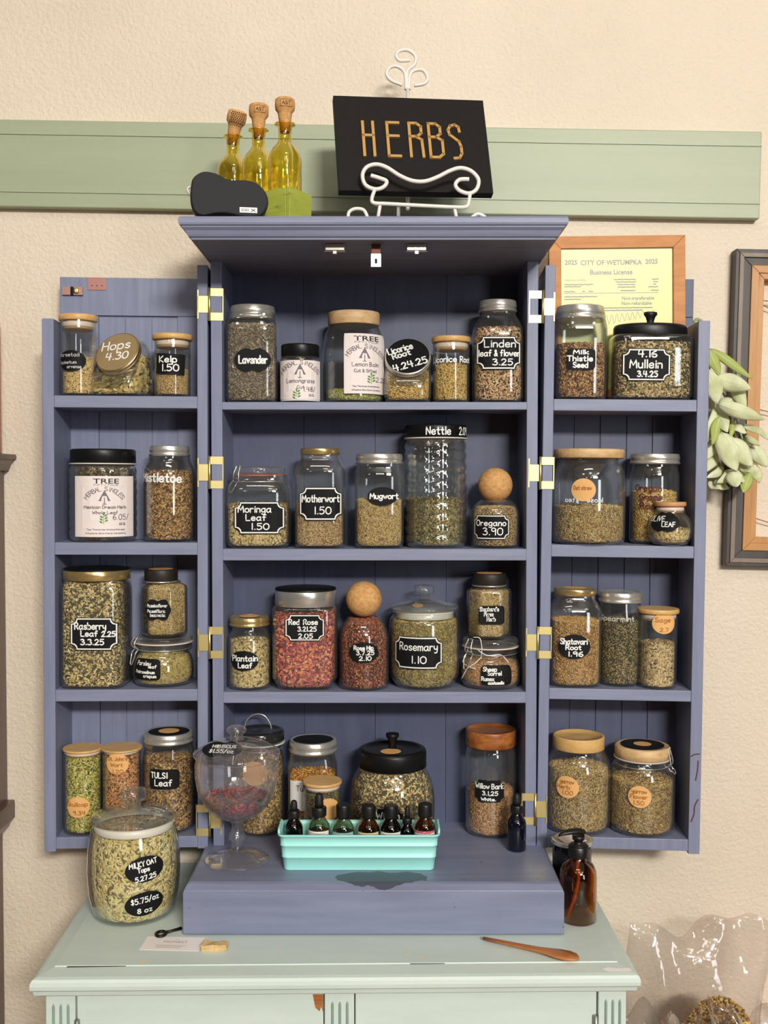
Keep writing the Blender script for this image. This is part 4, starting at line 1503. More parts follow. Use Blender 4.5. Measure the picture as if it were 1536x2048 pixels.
def slant_jar(name, label, spot, cx, w, ycen, dcx, dw, yaw, top_mat, ring_mat, texts, ink, tilt, herbs, hlabel, depth=1.0, trot=0.0):
    p, eu = door_spot(spot[0], spot[1], cx, w / 2 * YF / F) if spot[0] != 'b' else (Vector((Xat(cx, YF + w / 2 * YF / F), YF + 0.004 + w / 2 * YF / F, SHELF[spot[1]])), None)
    p.z += .0004
    r = w / 2 * p.y / F
    root = thing(name, label, 'jar', p, (0, 0, yaw), 'herb jars on the cabinet shelves' if spot[0] == 'b' else 'herb jars on the shelves of the door with the bullet catch')
    zc_ = Zat(ycen, p.y - r * .6) - p.z
    rd = dw / 2 * p.y / F
    ca = Vector((0, -r * .36, zc_))                      # lid centre
    nv = Vector((0, -math.cos(tilt), math.sin(tilt)))    # lid normal
    up = Vector((0, math.sin(tilt), math.cos(tilt)))
    neck = ca - nv * .012

    def sq(rad, cz, cy, t, e=4.5, n=44):
        out = []
        nn = Vector((0, -math.sin(t), math.cos(t)))      # plane normal tilts from up to forward
        vv = Vector((0, math.cos(t), math.sin(t)))
        for i in range(n):
            th = 2 * PI * i / n
            c_, s_2 = math.cos(th), math.sin(th)
            k = (abs(c_) ** e + abs(s_2) ** e) ** (-1 / e) * rad
            out.append(Vector((k * c_, cy, cz)) + vv * (k * s_2))
        return out
    tm = PI / 2 - tilt
    H2 = zc_
    lv = [(r * .86, 0.0, 0, 0.0, 4.5), (r * .97, .004, 0, 0, 4.5), (r, .014, 0, 0, 4.5), (r, H2 * .42, .000, .06, 4.5), (r * .99, H2 * .66, r * .06, .24, 4), (r * .97, H2 * .84, r * .04, .55, 3.2),
          (rd * 1.02, H2 * .94, -r * .05, tm * .86, 2.4), (rd * .93, neck.z, neck.y, tm, 2.0), (rd * .93, ca.z - nv.z * .002, ca.y - nv.y * .002, tm, 2.0)]
    q = M()
    ro = [sq(a, z, y, t, e) for a, z, y, t, e in lv]
    ri = [sq(a - .0024, max(z, .003), y, t, e) for a, z, y, t, e in lv]
    q.rings(ro, 0, True, True, False)
    q.rings(ri[::-1], 0, True, False, True)
    q.build('body', CLEAR, root)
    X = Vector((1, 0, 0))
    mat = Matrix((X, up, nv)).transposed().to_4x4()
    mat.translation = ca
    q = M()
    q.lathe([(rd * .97, -.010), (rd, -.009), (rd, -.006), (rd * .975, -.0055), (rd * .975, -.0035), (rd, -.003), (rd * .99, .0), (rd * .95, .0012)], 48, 0, mat=mat)
    lid = q.build('lid', ring_mat, root)
    q = M()
    q.lathe([(rd * .93, .0011), (rd * .92, .0018)], 48, 0, mat=mat)
    disc = q.build('disc', top_mat, lid)
    sc_ = p.y / F
    q = M()
    fn = lambda u, v: mat @ Vector((u, v, .0021))
    for t_, x, y, w_, h_ in texts:
        write(q, t_, (x - dcx) * sc_, (dcx * 0 + ycen - y) * sc_, w_ * sc_, h_ * sc_, 3.0 * sc_, fn, trot)
    q.build('lettering', ink, disc)
    # the herb inside
    j = Jar.__new__(Jar)
    j.p, j.r, j.cx, j.shape, j.e, j.depth, j.t = p, r, cx, 'sq', 4.5, .96, .003
    j.Y, j.Yn, j.H, j.bumps, j.root = p.y, p.y - r, zc_, None, root
    j.prof = [(0, 0), (.86, 0), (.97, .05), (1, .16), (1, .6), (.93, 1)]
    j.zs = [z for _, z in j.prof]
    ob = j.herb(herbs[0], hlabel, herbs[1], mound=.0, dens=.9)
    me = ob.data                                          # level the heap off under the tilted mouth
    co = np.empty(len(me.vertices) * 3, dtype=np.float32)
    me.vertices.foreach_get('co', co)
    co = co.reshape(-1, 3)
    nvn, nk = np.array(nv), np.array(ca - nv * .014)
    d_ = np.maximum((co - nk) @ nvn, 0)
    co -= d_[:, None] * nvn
    co[:, 2] = np.maximum(co[:, 2], .004)
    me.vertices.foreach_set('co', co.ravel())
    me.update()
    return root


slant_jar('slant_jar', 'tilted-mouth glass jar with a gold lid written in white, between two bamboo-lidded jars', ('l', 0), 246, 110, 703, 232, 96, -.30, plain('gold_disc', srgb(188, 164, 122), .42, .55), PALEGOLD,
          [('Hops', 227, 687, 60, 20), ('4.30', 236, 713, 48, 17)], WHITE, math.radians(30), ('hops', 712), 'coarse olive brown hop cones in the tilted gold-lidded jar', trot=.10)

j = Jar('glass_jar', 'short bamboo-lidded jar with a small black square label next to the hinged post', 345.5, 71, 681, ('l', 0), 'cyl')
j.lid('bamboo', 79, 665, 692)
j.herb('kelp', 'tan granules filling the lower third of the short jar with a square black label', 738)
j.label('rect', 315, 707, 369, 748, [('Kelp', 337, 718, 32, 12), ('1.50', 341, 735, 32, 13)], pen=2.4, rot=-.05)

# ---- second shelf of the same door
j = Jar('glass_jar', 'wide bubbled glass jar with a black lid and white printed label on the left door', 206.5, 131, 926, ('l', 1), 'barrel', bumps=(14, 7, .0024), thick=.003, glassmat=DIMPLE, gap=-.006)
j.root['label'] = 'wide bubbled glass jar with a black lid, dark whole leaf and white printed label'
j.lid('cap', 128, 897, 923, rim=plain('white_rim', srgb(225, 222, 214), .5))
j.herb('dark', 'dark whole leaf filling the wide bubbled jar with the white label', 935, mound=.001)
tree_label(j, 155, 952, 262, 1074, [('Mexican Dream Herb', 76, 6), ('Whole Leaf', 46, 6)], [('6.05/', 238, 1034, 28, 11), ('oz', 241, 1047, 11, 6)], (207, 1037))
j = Jar('mason_jar', 'silver-lidded mason jar of brown leaf with white writing on its glass', 339, 102, 909, ('l', 1), 'mason')
j.lid('mason', 80, 891, 912)
j.herb('brown', 'brown cut leaf in the mason jar with white writing across its shoulder', 946)
j.label(None, 288, 940, 365, 972, [('Mistletoe', 325, 955, 72, 17, -.03)], pen=3.4)

# ---- third shelf
j = Jar('glass_jar', 'tall rounded-square jar with a gold metal lid and white-framed black label, full to the top', 193, 127, 1156, ('l', 2), 'barrel', 'square', 5.0, .94, gap=-.005)
j.lid('steel', 132, 1130, 1157, mat=GOLD)
m_ = M()
j.herb('leafmix', 'grey green crumbled leaf filling the tall gold-lidded jar', 1163, mound=.001)
j.label('bracket', 140, 1235, 234, 1301, [('Rasberry', 180, 1252, 62, 13), ('Leaf', 178, 1267, 33, 11), ('2.25', 216, 1268, 26, 10), ('3.3.25', 184, 1284, 46, 11)], True, pen=2.5)
jp = Jar('clip_jar', 'low belly-shaped clip-top jar with dangling wire bail under a small six-sided jar', 326, 122, 1281, ('l', 2), 'cliptub')
jp.lid('clip', 116, 1262, 1283, side=-1, ang=212)
jp.herb('rosemary', 'fine yellow green herb in the belly jar below the six-sided jar', 1322)
jp.label('soft', 272, 1319, 321, 1361, [('Parsley', 290, 1328, 24, 8), ('leaf', 305, 1334, 15, 6), ('Petroselinum', 292, 1345, 34, 6), ('crispum', 300, 1353, 24, 6)], pen=1.5)
ztop = jp.p.z + jp.zt
j = Jar('six_sided_jar', 'small six-sided jar with dark stopper standing on the glass lid of the low clip-top jar', 327, 93, 1160, (jp.Y - .0445, ztop), 'hex', 'hex', 4)
j.lid('cap', 66, 1135, 1159, mat=plain('dark_stopper', srgb(38, 34, 30), .5), rim=SILVER, dx=-6)
j.dot(.75, mat=None)
j.herb('straw', 'pale gold cut herb in the six-sided jar above the belly jar', 1177, dens=.8)
j.label('fancy', 290, 1201, 339, 1240, [('Passionflower', 313, 1212, 40, 6), ('Passiflora', 311, 1223, 36, 6), ('incarnata', 314, 1231, 30, 6)], pen=1.4)

# ---- bottom shelf
j = Jar('glass_jar', 'straight bamboo-lidded jar of yellow green herb with a round sticker low on its side', 163.5, 77, 1505, ('l', 3), 'cyl')
j.lid('bamboo', 79, 1484, 1516)
j.herb('skull', 'yellow green cut herb in the jar nearest the free edge of the bottom shelf', 1517, mound=.001)
kraft(j, 155, 1615, 21, [('Skullcap', 153, 1609, 37, 8), ('9.34', 156, 1626, 22, 8)])
j = Jar('glass_jar', 'straight bamboo-lidded jar of rusty herb with a round sticker high on its side', 242, 76, 1502, ('l', 3), 'cyl')
j.lid('bamboo', 81, 1483, 1514)
j.herb('wort', 'rusty orange cut herb in the jar with the high round sticker', 1518, mound=.001)
kraft(j, 234, 1528, 21, [("St. John's", 234, 1518, 35, 7), ('Wort', 232, 1530, 22, 7), ('1.20', 234, 1543, 20, 7)])
j = Jar('mason_jar', 'mason jar with a dot-marked black disc in its silver lid, beside two bamboo-lidded jars', 337, 104, 1480, ('l', 3), 'widemason')
j.lid('mason', 99, 1450, 1487, top=CHALK)
j.dot(.42)
j.herb('brown', 'dark brown cut leaf in the mason jar with the black writing disc', 1530, dens=1.1)
j.label('soft', 300, 1539, 357, 1579, [('TULSI', 318, 1551, 30, 11), ('Leaf', 326, 1566, 32, 12)], pen=2.3)

# ---- cabinet, top shelf
j = Jar('mason_jar', 'silver-lidded mason jar of grey buds with embossed oval and small waisted black label', 506.5, 102, 630, ('b', 0), 'widemason', 'square', 4.6, .95)
j.lid('mason', 91, 607, 634)
m_ = M()
for f_ in (.95, 1.08):
    ring = []
    for i in range(60):
        t_ = 2 * PI * i / 60
        u, z = j.uz(505 + 38 * f_ * math.cos(t_), 718 + 50 * f_ * math.sin(t_))
        ring.append(j.front(u, z, .0004))
    m_.tube(ring, .0008, 6, closed=True)
m_.build('embossing', LENS, j.root)
j.herb('grey', 'grey lilac buds in the mason jar at the start of the top shelf', 648)
j.label('fancy', 471, 698, 539, 741, [('Lavender', 506, 719, 56, 15)], pen=2.9)
j = Jar('glass_jar', 'small black-lidded jar wrapped in a white printed label on the top shelf', 601, 80, 712, ('b', 0), 'barrel')
j.lid('cap', 76, 686, 711)
j.herb('dark', 'dark cut herb in the small jar behind its white wrap label', 730)
tree_label(j, 562, 720, 639, 801, [('Lemongrass', 52, 8), ('Cut', 13, 6)], [('1.48/', 618, 778, 22, 9), ('oz', 622, 789, 9, 6)], (594, 788), tree=False)
j = Jar('glass_jar', 'large almost empty wooden-lidded jar with a white printed label set to one side', 708, 123, 648, ('b', 0), 'shoulder')
j.lid('wood', 103, 619, 645)
j.herb('lemonbalm', 'shallow layer of green herb at the bottom of the wooden-lidded jar', 778, mound=.002)
tree_label(j, 689, 666, 768, 787, [('Lemon Balm', 50, 8), ('Cut & Sifted', 42, 6)], [('2.20', 759, 758, 19, 9)], (741, 756))
slant_jar('slant_jar', 'tilted-mouth glass jar with a round black lid dated in white, against the wooden-lidded jar', ('b', 0), 816, 93, 711, 813, 92, -.06, CHALK, SILVER,
          [('Licorice', 797, 694, 50, 15), ('Root', 800, 708, 36, 13), ('4.24.25', 818, 732, 68, 15)], WHITE, math.radians(32), ('root', 742), 'yellow chopped root in the black-lidded tilted jar', trot=.33)
j = Jar('glass_jar', 'slim bamboo-lidded jar with white writing straight on the glass, yellow root half filling it', 901.5, 73, 688, ('b', 0), 'cyl')
j.lid('bamboo', 77, 670, 697)
j.herb('root', 'yellow chopped root in the slim jar with writing on its glass', 731, mound=.005)
j.label(None, 866, 705, 938, 730, [('Licorice', 890, 718, 44, 11), ('Root', 928, 718, 18, 11)], pen=2.2)
j = Jar('mason_jar', 'tall small-mouthed mason jar of tan leaf with a white-framed black label on the top shelf', 994, 101, 618, ('b', 0), 'half', 'square', 3.4, .97)
j.lid('mason', 77, 597, 620)
j.herb('brown', 'crumbled tan brown leaf in the tall small-mouthed mason jar', 655)
j.fill.data.materials[0] = herb_mat('herb_linden', [(176, 146, 110), (200, 172, 134), (150, 118, 84), (214, 190, 154), (124, 94, 64)])
j.label('bracket', 953, 672, 1043, 739, [('Linden', 1000, 687, 62, 14), ('leaf & flower', 999, 706, 82, 12), ('3.25', 1005, 724, 40, 12)], True, pen=2.2)

# ---- cabinet, second shelf
j = Jar('clip_jar', 'square clip-top jar with an orange rubber gasket and a white-framed black label', 518.5, 127, 950, ('b', 1), 'clipsq', 'square', 4.4, .94)
j.lid('clip', 104, 932, 948, gasket=ORANGE, ang=222, drop=.020)
j.herb('leafmix', 'pale green crumbs in the square jar with the orange gasket', 1012)
j.label('bracket', 468, 1003, 569, 1068, [('Moringa', 509, 1018, 66, 13), ('Leaf', 512, 1035, 40, 12), ('1.50', 520, 1053, 36, 12)], True, pen=2.3)
j = Jar('glass_jar', 'tall jar with a small flat gold lid and white-framed black label, beside the orange-gasket jar', 640.5, 100, 909, ('b', 1), 'tall', 'square', 3.6, .97)
j.lid('cap', 79, 896, 908, mat=GOLD)
j.herb('straw', 'cream and tan chips in the tall jar with the flat gold lid', 1006)
j.fill.data.materials[0] = herb_mat('herb_motherwort', [(206, 182, 138), (232, 214, 176), (168, 136, 92), (140, 108, 68), (220, 198, 150)])
j.label('bracket', 598, 974, 684, 1041, [('Motherwort', 641, 997, 74, 14), ('1.50', 645, 1021, 34, 14)], True, pen=2.2)
j = Jar('mason_jar', 'silver-lidded mason jar with a plain oval black label beside the tall dimpled jar', 758.5, 98, 925, ('b', 1), 'widemason', 'square', 3.6, .97)
j.lid('mason', 95, 907, 928)
j.herb('straw', 'stalky straw coloured herb in the mason jar beside the dimpled jar', 1004, mound=.006)
j.label('oval', 735, 974, 795, 1011, [('Mugwort', 768, 992, 56, 11)], pen=2.4)
j = Jar('glass_jar', 'tallest jar, dimpled all over, with a black lid written in white', 871.5, 123, 874, ('b', 1), 'barrel', bumps=(16, 10, .0028), thick=.003, glassmat=DIMPLE)
j.lid('cap', 124, 848, 874, rim=plain('white_rim', srgb(225, 222, 214), .5))
m_ = M()
rl = j.lr + .0005
fnl = lambda u, z: (rl * math.sin(u / rl), -rl * math.cos(u / rl), z)
for t_, x, w_ in (('Nettle', 874, 50), ('2.09', 926, 30)):
    du = (x - 871.5) / (F / j.Yn)
    u = math.asin(max(-.93, min(.93, du / rl))) * rl
    write(m_, t_, u, j.z(861, j.Yn), w_ * j.Yn / F, 15 * j.Yn / F, 2.5 * j.Yn / F, fnl)
m_.build('lettering', WHITE, j.lidobj)
j.herb('green', 'olive green crushed leaf in the lower half of the dimpled jar', 1000, mound=.002)
j.fill.data.materials[0] = herb_mat('herb_nettle', [(112, 104, 66), (140, 130, 88), (88, 82, 50), (160, 150, 108), (70, 66, 40)])
j = Jar('cork_ball_jar', 'small cork-ball jar with a white-framed black label beside the tall dimpled jar', 990.5, 97, 1000, ('b', 1), 'dome')
j.lid('ball', 69, 936, 1004)
j.herb('kelp', 'fine tan herb in the small cork-ball jar', 1016, mound=.002)
j.label('bracket', 950, 1030, 1018, 1079, [('Oregano', 983, 1046, 56, 11), ('3.90', 986, 1063, 38, 14)], True, pen=2.0)

# ---- cabinet, third shelf
j = Jar('mason_jar', 'small gold-lidded mason jar with an oval black label beside the square rose jar', 498, 87, 1249, ('b', 2), 'mason')
j.lid('mason', 81, 1227, 1253, mat=GOLD)
j.dot(.5)
j.herb('leafmix', 'dull green cut leaf in the small gold-lidded mason jar', 1288)
j.label('oval', 462, 1302, 515, 1342, [('Plantain', 489, 1317, 47, 11), ('Leaf', 489, 1331, 26, 10)], pen=2.2, rot=.0)
j = Jar('glass_jar', 'big square jar of red petals with a brushed steel lid and chamfered base', 611, 128, 1208, ('b', 2), 'chamfer', 'square', 6.0, .92)
j.lid('steel', 123, 1168, 1207)
j.herb('rose', 'dried red and peach rose petals in the big steel-lidded jar', 1234, mound=.002)
j.label('bracket', 570, 1229, 649, 1282, [('Red', 588, 1244, 20, 10), ('Rose', 621, 1244, 28, 10), ('3.21.25', 614, 1258, 37, 9), ('2.05', 611, 1272, 28, 9)], True, pen=2.1)
j = Jar('cork_ball_jar', 'tall round-shouldered jar of dark red chips closed by a cork ball', 727.5, 100, 1233, ('b', 2), 'dome', gap=.001)
j.lid('ball', 72, 1162, 1234)
j.herb('hip', 'dark red brown hip pieces in the tall cork-ball jar', 1246, mound=.003, dens=.8)
j.label('oval', 699, 1285, 756, 1326, [('Rose Hip', 727, 1296, 37, 8), ('3.7.25', 730, 1306, 34, 8), ('2.10', 730, 1317, 23, 8)], pen=1.9)
j = Jar('glass_jar', 'round apothecary jar with knobbed glass lid, full of pale needles, white-framed black label', 849, 141, 1222, ('b', 2), 'rose', gap=-.001)
j.lid('glassknob', 138, 1196, 1219, knob=(1170, 41, 22))
m_ = M()
m_.lathe([(.0105, 0), (.0105, .0004)], 24, 0, mat=Matrix.Translation((-.014, -.03, j.zt - .0035)) @ Matrix.Rotation(math.radians(14), 4, 'X'))
o = m_.build('lid_sticker', KRAFT, j.lidobj)
o['label'] = 'round kraft paper dot'
j.herb('rosemary', 'pale yellow needles in the round apothecary jar', 1240, mound=.001)
j.label('bracket', 792, 1274, 884, 1339, [('Rosemary', 838, 1294, 72, 15), ('1.10', 838, 1320, 29, 14)], True, pen=2.2)
jp = Jar('clip_jar', 'low belly-shaped clip-top jar tied with white string under a six-sided jar on the third shelf', 982, 121, 1290, ('b', 2), 'cliptub')
jp.root['label'] = 'low belly-shaped clip-top jar tied with white string at its neck'
jp.lid('clip', 110, 1266, 1289, side=-1, ang=216)
jp.herb('bark', 'reddish tan shreds in the belly jar with white string', 1334)
jp.label('soft', 964, 1331, 1020, 1372, [('Sheep', 981, 1339, 26, 8), ('Sorrel', 990, 1347, 26, 8), ('Rumex', 977, 1358, 24, 8), ('acetosella', 993, 1366, 30, 6)], pen=1.7)
m_ = M()
zz = jp.z(1313)
for pts in ([(955, 1300), (975, 1312), (1000, 1311), (1016, 1328)], [(966, 1316), (952, 1330), (938, 1342), (927, 1365)], [(940, 1300), (936, 1318), (930, 1333), (954, 1340)], [(950, 1278), (962, 1279), (966, 1300), (964, 1316)]):
    L3 = []
    for v in spline([(a, b_, 0) for a, b_ in pts], 6):
        u, z = jp.uz(v.x, v.y)
        L3.append(jp.front(u, z, .0022))
    m_.tube(L3, .0010, 6)
m_.build('string', plain('white_string', srgb(232, 228, 218), .8), jp.root)
j = Jar('six_sided_jar', 'small six-sided jar with dark stopper standing on the string-tied clip-top jar', 979, 90, 1168, (jp.Y - .0430, jp.p.z + jp.zt), 'hex', 'hex', 4)
j.lid('cap', 68, 1143, 1167, mat=plain('dark_stopper', srgb(38, 34, 30), .5), rim=SILVER)
j.dot(.75)
j.herb('straw', 'pale yellow cut herb in the six-sided jar above the string-tied jar', 1188, dens=.9)
j.label('soft', 958, 1212, 1010, 1250, [("Shepherd's", 979, 1219, 38, 8), ('Purse', 978, 1229, 18, 8), ('Herb', 983, 1239, 17, 8)], pen=1.7)

# ---- on the base, behind the goblet and the teal bin
j = Jar('clip_jar', 'tall clip-top jar with a dark lid and arched wire handle, behind the stemmed goblet', 518, 98, 1482, (2.022, Z_BASE), 'clipsq')
j.lid('clip', 98, 1447, 1482, mat=plain('smoked_glass', srgb(40, 40, 40), .12), ang=205, gasket=plain('white_gasket', srgb(222, 220, 212), .5))
m_ = M()
pp = [((x - 518) / (F / j.Y), 0, j.z(y, j.Y)) for x, y in ((487, 1458), (490, 1444), (500, 1432), (514, 1428), (528, 1432), (538, 1446), (541, 1458))]
m_.tube(spline(pp, 6), .0016, 8)
m_.build('handle', STEEL, j.root)
j.herb('leafmix', 'mixed olive and brown leaf filling the tall jar behind the goblet', 1522)
j.fill.data.materials[0] = herb_mat('herb_mixed', [(140, 112, 66), (174, 146, 94), (104, 84, 46), (196, 172, 120), (84, 66, 38)])
kraft(j, 508, 1548, 24, [])
j = Jar('mason_jar', 'mason jar with torn white paper label and dark lid, behind the small bamboo-lidded jar', 625, 99, 1500, (2.018, Z_BASE), 'widemason', 'square', 4, .97)
j.lid('mason', 97, 1466, 1506, top=CHALK)
j.herb('turmeric', 'orange yellow root pieces in the mason jar with the white paper label', 1562)
j.label('rect', 580, 1562, 606, 1622, [('Tu', 599, 1577, 13, 11)], mat=plain('white_note', srgb(236, 232, 228), .7), ink=DARKINK, pen=1.2, lab='torn white paper note')
j.label('rect', 606, 1582, 632, 1622, [('Root', 622, 1590, 16, 9)], mat=plain('white_note', srgb(236, 232, 228), .7), ink=DARKINK, pen=1.2, lab='torn white paper note')
j = Jar('glass_jar', 'small bamboo-lidded jar with a round sticker, just behind the teal bin', 643.5, 75, 1574, (1.938, Z_BASE), 'cyl')
j.lid('bamboo', 79, 1549, 1588)
j.herb('fine', 'dark fine herb in the small jar behind the teal bin', 1598)
kraft(j, 652, 1621, 23, [])
j = Jar('glass_jar', 'broad round jar with a black knobbed lid behind the teal bin', 785, 172, 1530, (1.94, Z_BASE), 'squat')
j.lid('knobcap', 137, 1478, 1528, knob=(27, 1466))
j.dot(.30, -.05, -.38, dz=-.001)
j.herb('leafmix', 'coarse green brown leaf in the broad black-lidded jar', 1550, mound=.006)
j.fill.data.materials[0] = herb_mat('herb_witch', [(176, 156, 106), (204, 184, 132), (136, 118, 74), (220, 204, 160), (108, 90, 54), (190, 170, 116)])
j.label('bracket', 748, 1619, 806, 1672, [('Witch', 776, 1632, 44, 13), ('Hazel', 776, 1650, 44, 13)], pen=2.4)
j = Jar('glass_jar', 'tall straight jar with a dark acacia wood lid at the hinged end of the base', 983.5, 102, 1488, (2.014, Z_BASE), 'barrel')
j.lid('wood', 102, 1445, 1491, mat=ACACIA, dish=1)
j.herb('bark', 'pinkish tan shredded bark half filling the acacia-lidded jar', 1592, mound=.004)
j.label('bracket', 953, 1561, 1009, 1605, [('Willow Bark', 981, 1573, 53, 10), ('3.1,25', 982, 1587, 30, 8), ('White.', 979, 1599, 28, 6)], pen=1.8)

# ---- the other door
j = Jar('mason_jar', 'mason jar of brown seed with silver lid before the framed yellow certificate', 1155, 101, 630, ('r', 0), 'widemason', 'square', 4, .96)
j.lid('mason', 97, 607, 635)
j.herb('seed', 'glossy brown seed in the mason jar before the yellow certificate', 687, mound=.002)
j.label('soft', 1133, 697, 1190, 739, [('Milk', 1161, 704, 30, 8), ('Thistle', 1159, 717, 50, 10), ('Seed', 1160, 730, 29, 10)], pen=2.5)
j = Jar('glass_jar', 'wide square jar with a black knobbed lid and white-framed black label beside the seed jar', 1295, 156, 674, ('r', 0), 'box', 'square', 6, .62)
j.lid('knobcap', 146, 641, 675, knob=(27, 624))
j.lidobj.scale = (1, .66, 1)
j.herb('green', 'grey green crumbled leaf in the wide square black-lidded jar', 684, mound=.002)
j.fill.data.materials[0] = herb_mat('herb_mullein', [(150, 132, 96), (178, 160, 122), (122, 104, 72), (196, 180, 144), (100, 84, 56)])
j.label('bracket', 1244, 697, 1341, 762, [('4.16', 1294, 708, 37, 12), ('Mullein', 1291, 728, 64, 16), ('3.4.25', 1294, 748, 40, 11)], True, pen=2.7)
j = Jar('glass_jar', 'very wide round jar with pale flat wooden lid and round sticker on its glass', 1177, 146, 916, ('r', 1), 'shoulder', gap=-.016)
j.lid('wood', 139, 897, 915)
j.herb('straw', 'pale straw pieces half filling the very wide wooden-lidded jar', 1016)
kraft(j, 1168, 980, 23, [('Oat straw', 1166, 976, 34, 8)])
m_ = M()
for t_, x, w_ in (('loose', 1190, 32), ('tea', 1142, 22)):
    fnb = lambda u, z: (lambda q: (q[0], q[1], q[2]))(j.front(-u, z, .0005))
    u, z = j.uz(x, 1000)
    write(m_, t_, -u, z, w_ / (F / j.Yn), 9 / (F / j.Yn), 1.4 / (F / j.Yn), fnb)
m_.build('lettering', WHITE, j.root)
j = Jar('mason_jar', 'wide-mouth mason jar with dark red handwriting on its glass, behind the tiny cork-lidded jar', 1309, 97, 926, ('r', 1), 'widemason', gap=.030)
j.lid('mason', 99, 907, 928)
j.herb('root', 'long yellow and tan root splinters in the jar with dark red handwriting', 988, mound=.006)
j.label(None, 1280, 960, 1330, 1020, [('Oregon', 1298, 976, 48, 12), ('Grape', 1303, 994, 42, 11), ('Root', 1302, 1012, 38, 11)], ink=REDINK, pen=2.4)
pj, eu = door_spot('r', 1, 1341, .041, -.018)
j = Jar('glass_jar', 'tiny round-bellied jar with a cork-coloured lid in front of the jar with dark red handwriting', 1341, 87, 1020, (pj.y - .0413, pj.z + .0005), 'bulb', group='herb jars on the shelves of the door with the certificate')
j.lid('bamboo', 62, 1003, 1026, mat=plain('tan_lid', srgb(206, 150, 104), .5))
j.herb('leafmix', 'shallow layer of crumbled leaf in the tiny round-bellied jar', 1062, mound=.003)
j.label('fancy', 1305, 1026, 1352, 1062, [('OLIVE', 1319, 1038, 24, 10), ('LEAF', 1338, 1049, 25, 9)], pen=1.8)
j = Jar('glass_jar', 'tall jar of golden shreds with a thin gold lid and oval black label', 1153.5, 102, 1188, ('r', 2), 'tall', 'square', 3.4, .96, gap=.002)
j.lid('cap', 84, 1171, 1190, mat=GOLD)
j.dot(.55)
j.herb('shat', 'golden shredded root in the tall jar with the thin gold lid', 1246, mound=.002)
j.label('oval', 1116, 1269, 1180, 1318, [('Shatavari', 1147, 1283, 53, 11), ('Root', 1146, 1295, 30, 9), ('1.96', 1150, 1308, 30, 9)], pen=2.3)
j = Jar('mason_jar', 'mason jar of dark green herb with faint white writing beside the golden shred jar', 1245, 88, 1202, ('r', 2), 'widemason', gap=.018)
j.lid('mason', 88, 1178, 1205)
j.herb('fine', 'dark green fine herb in the mason jar with faint white writing', 1246)
j.label(None, 1205, 1230, 1280, 1248, [('Spearmint', 1240, 1238, 62, 10)], pen=1.5, ink=plain('faint_white', srgb(205, 205, 198), .6))
j = Jar('glass_jar', 'slim bamboo-lidded jar half full of grey tan leaf with a round sticker under the lid', 1321.5, 75, 1230, ('r', 2), 'cyl', gap=.000)
j.lid('bamboo', 82, 1211, 1244)
j.herb('sage', 'grey tan rubbed leaf half filling the slim bamboo-lidded jar', 1292, mound=.004)
kraft(j, 1331, 1247, 21, [('Sage', 1330, 1240, 28, 9), ('2.7', 1333, 1260, 16, 7)])
j = Jar('glass_jar', 'broad jar with a bamboo ring lid and round sticker, beside the striped-lid clip jar', 1165.5, 129, 1494, ('r', 3), 'shoulder', gap=-.002)
j.lid('wood', 103, 1457, 1498, mat=BAMBOO, dish=1)
j.herb('straw', 'coarse straw coloured stalks in the broad bamboo-lidded jar', 1550, mound=.005)
kraft(j, 1146, 1577, 22, [('yarrow', 1145, 1566, 26, 8), ('Herb', 1138, 1577, 24, 8), ('1.00', 1146, 1588, 20, 8)])
j = Jar('clip_jar', 'squat clip-top jar with a wooden lid and black disc beside the broad bamboo-lidded jar', 1294.5, 130, 1512, ('r', 3), 'shoulder', gap=-.003)
j.lid('clip', 110, 1475, 1512, mat=PALEWOOD, gasket=plain('clear_gasket', srgb(196, 190, 178), .4), ang=330, drop=.012)
j.dot(.78, mat=CHALK, dz=.0006)
j.dot(.32, dz=.0011)
j.herb('straw', 'fine straw coloured flower heads in the squat wood-lidded clip jar', 1575, mound=.004)
j.fill.data.materials[0] = herb_mat('herb_yarrow', [(180, 152, 96), (206, 182, 128), (150, 122, 72), (222, 202, 154), (122, 96, 54), (194, 168, 108)])
kraft(j, 1291, 1595, 22, [('yarrow', 1290, 1584, 28, 8), ('Flower', 1289, 1595, 32, 8), ('1.50', 1289, 1607, 20, 8)])

# ---- the big jar on the chest
j = Jar('glass_jar', 'big barrel-shaped jar of oat husks with knobbed glass lid standing on the mint chest', 262, 185, 1652, (1.805, Z_CHEST), 'oat', thick=.0032)
j.lid('glassknob', 170, 1604, 1648, knob=(1577, 50, 30))
j.herb('oat', 'pale green whole oat husks packed in the big barrel-shaped jar', 1672, mound=.002, n=3400)
j.label('oval', 245, 1717, 317, 1768, [('MILKY OAT', 279, 1731, 52, 10, .12), ('Tops', 280, 1743, 22, 9, .1), ('5.27.25', 284, 1759, 39, 9, .14)], pen=2.1, rot=.10, name='label')
j.label('oval', 245, 1788, 318, 1838, [('$5.75/oz', 282, 1804, 52, 11, .12), ('8 oz', 282, 1826, 28, 10, .06)], pen=2.1, rot=.10, name='label')

# ================================================================== loose things round the jars
def pxlathe(cx, Y, zb, pts):
    """[(half width px, row px)] at distance Y -> profile (r, z above zb)."""
    return [(hw * Y / F, Zat(y, Y) - zb) for hw, y in pts]


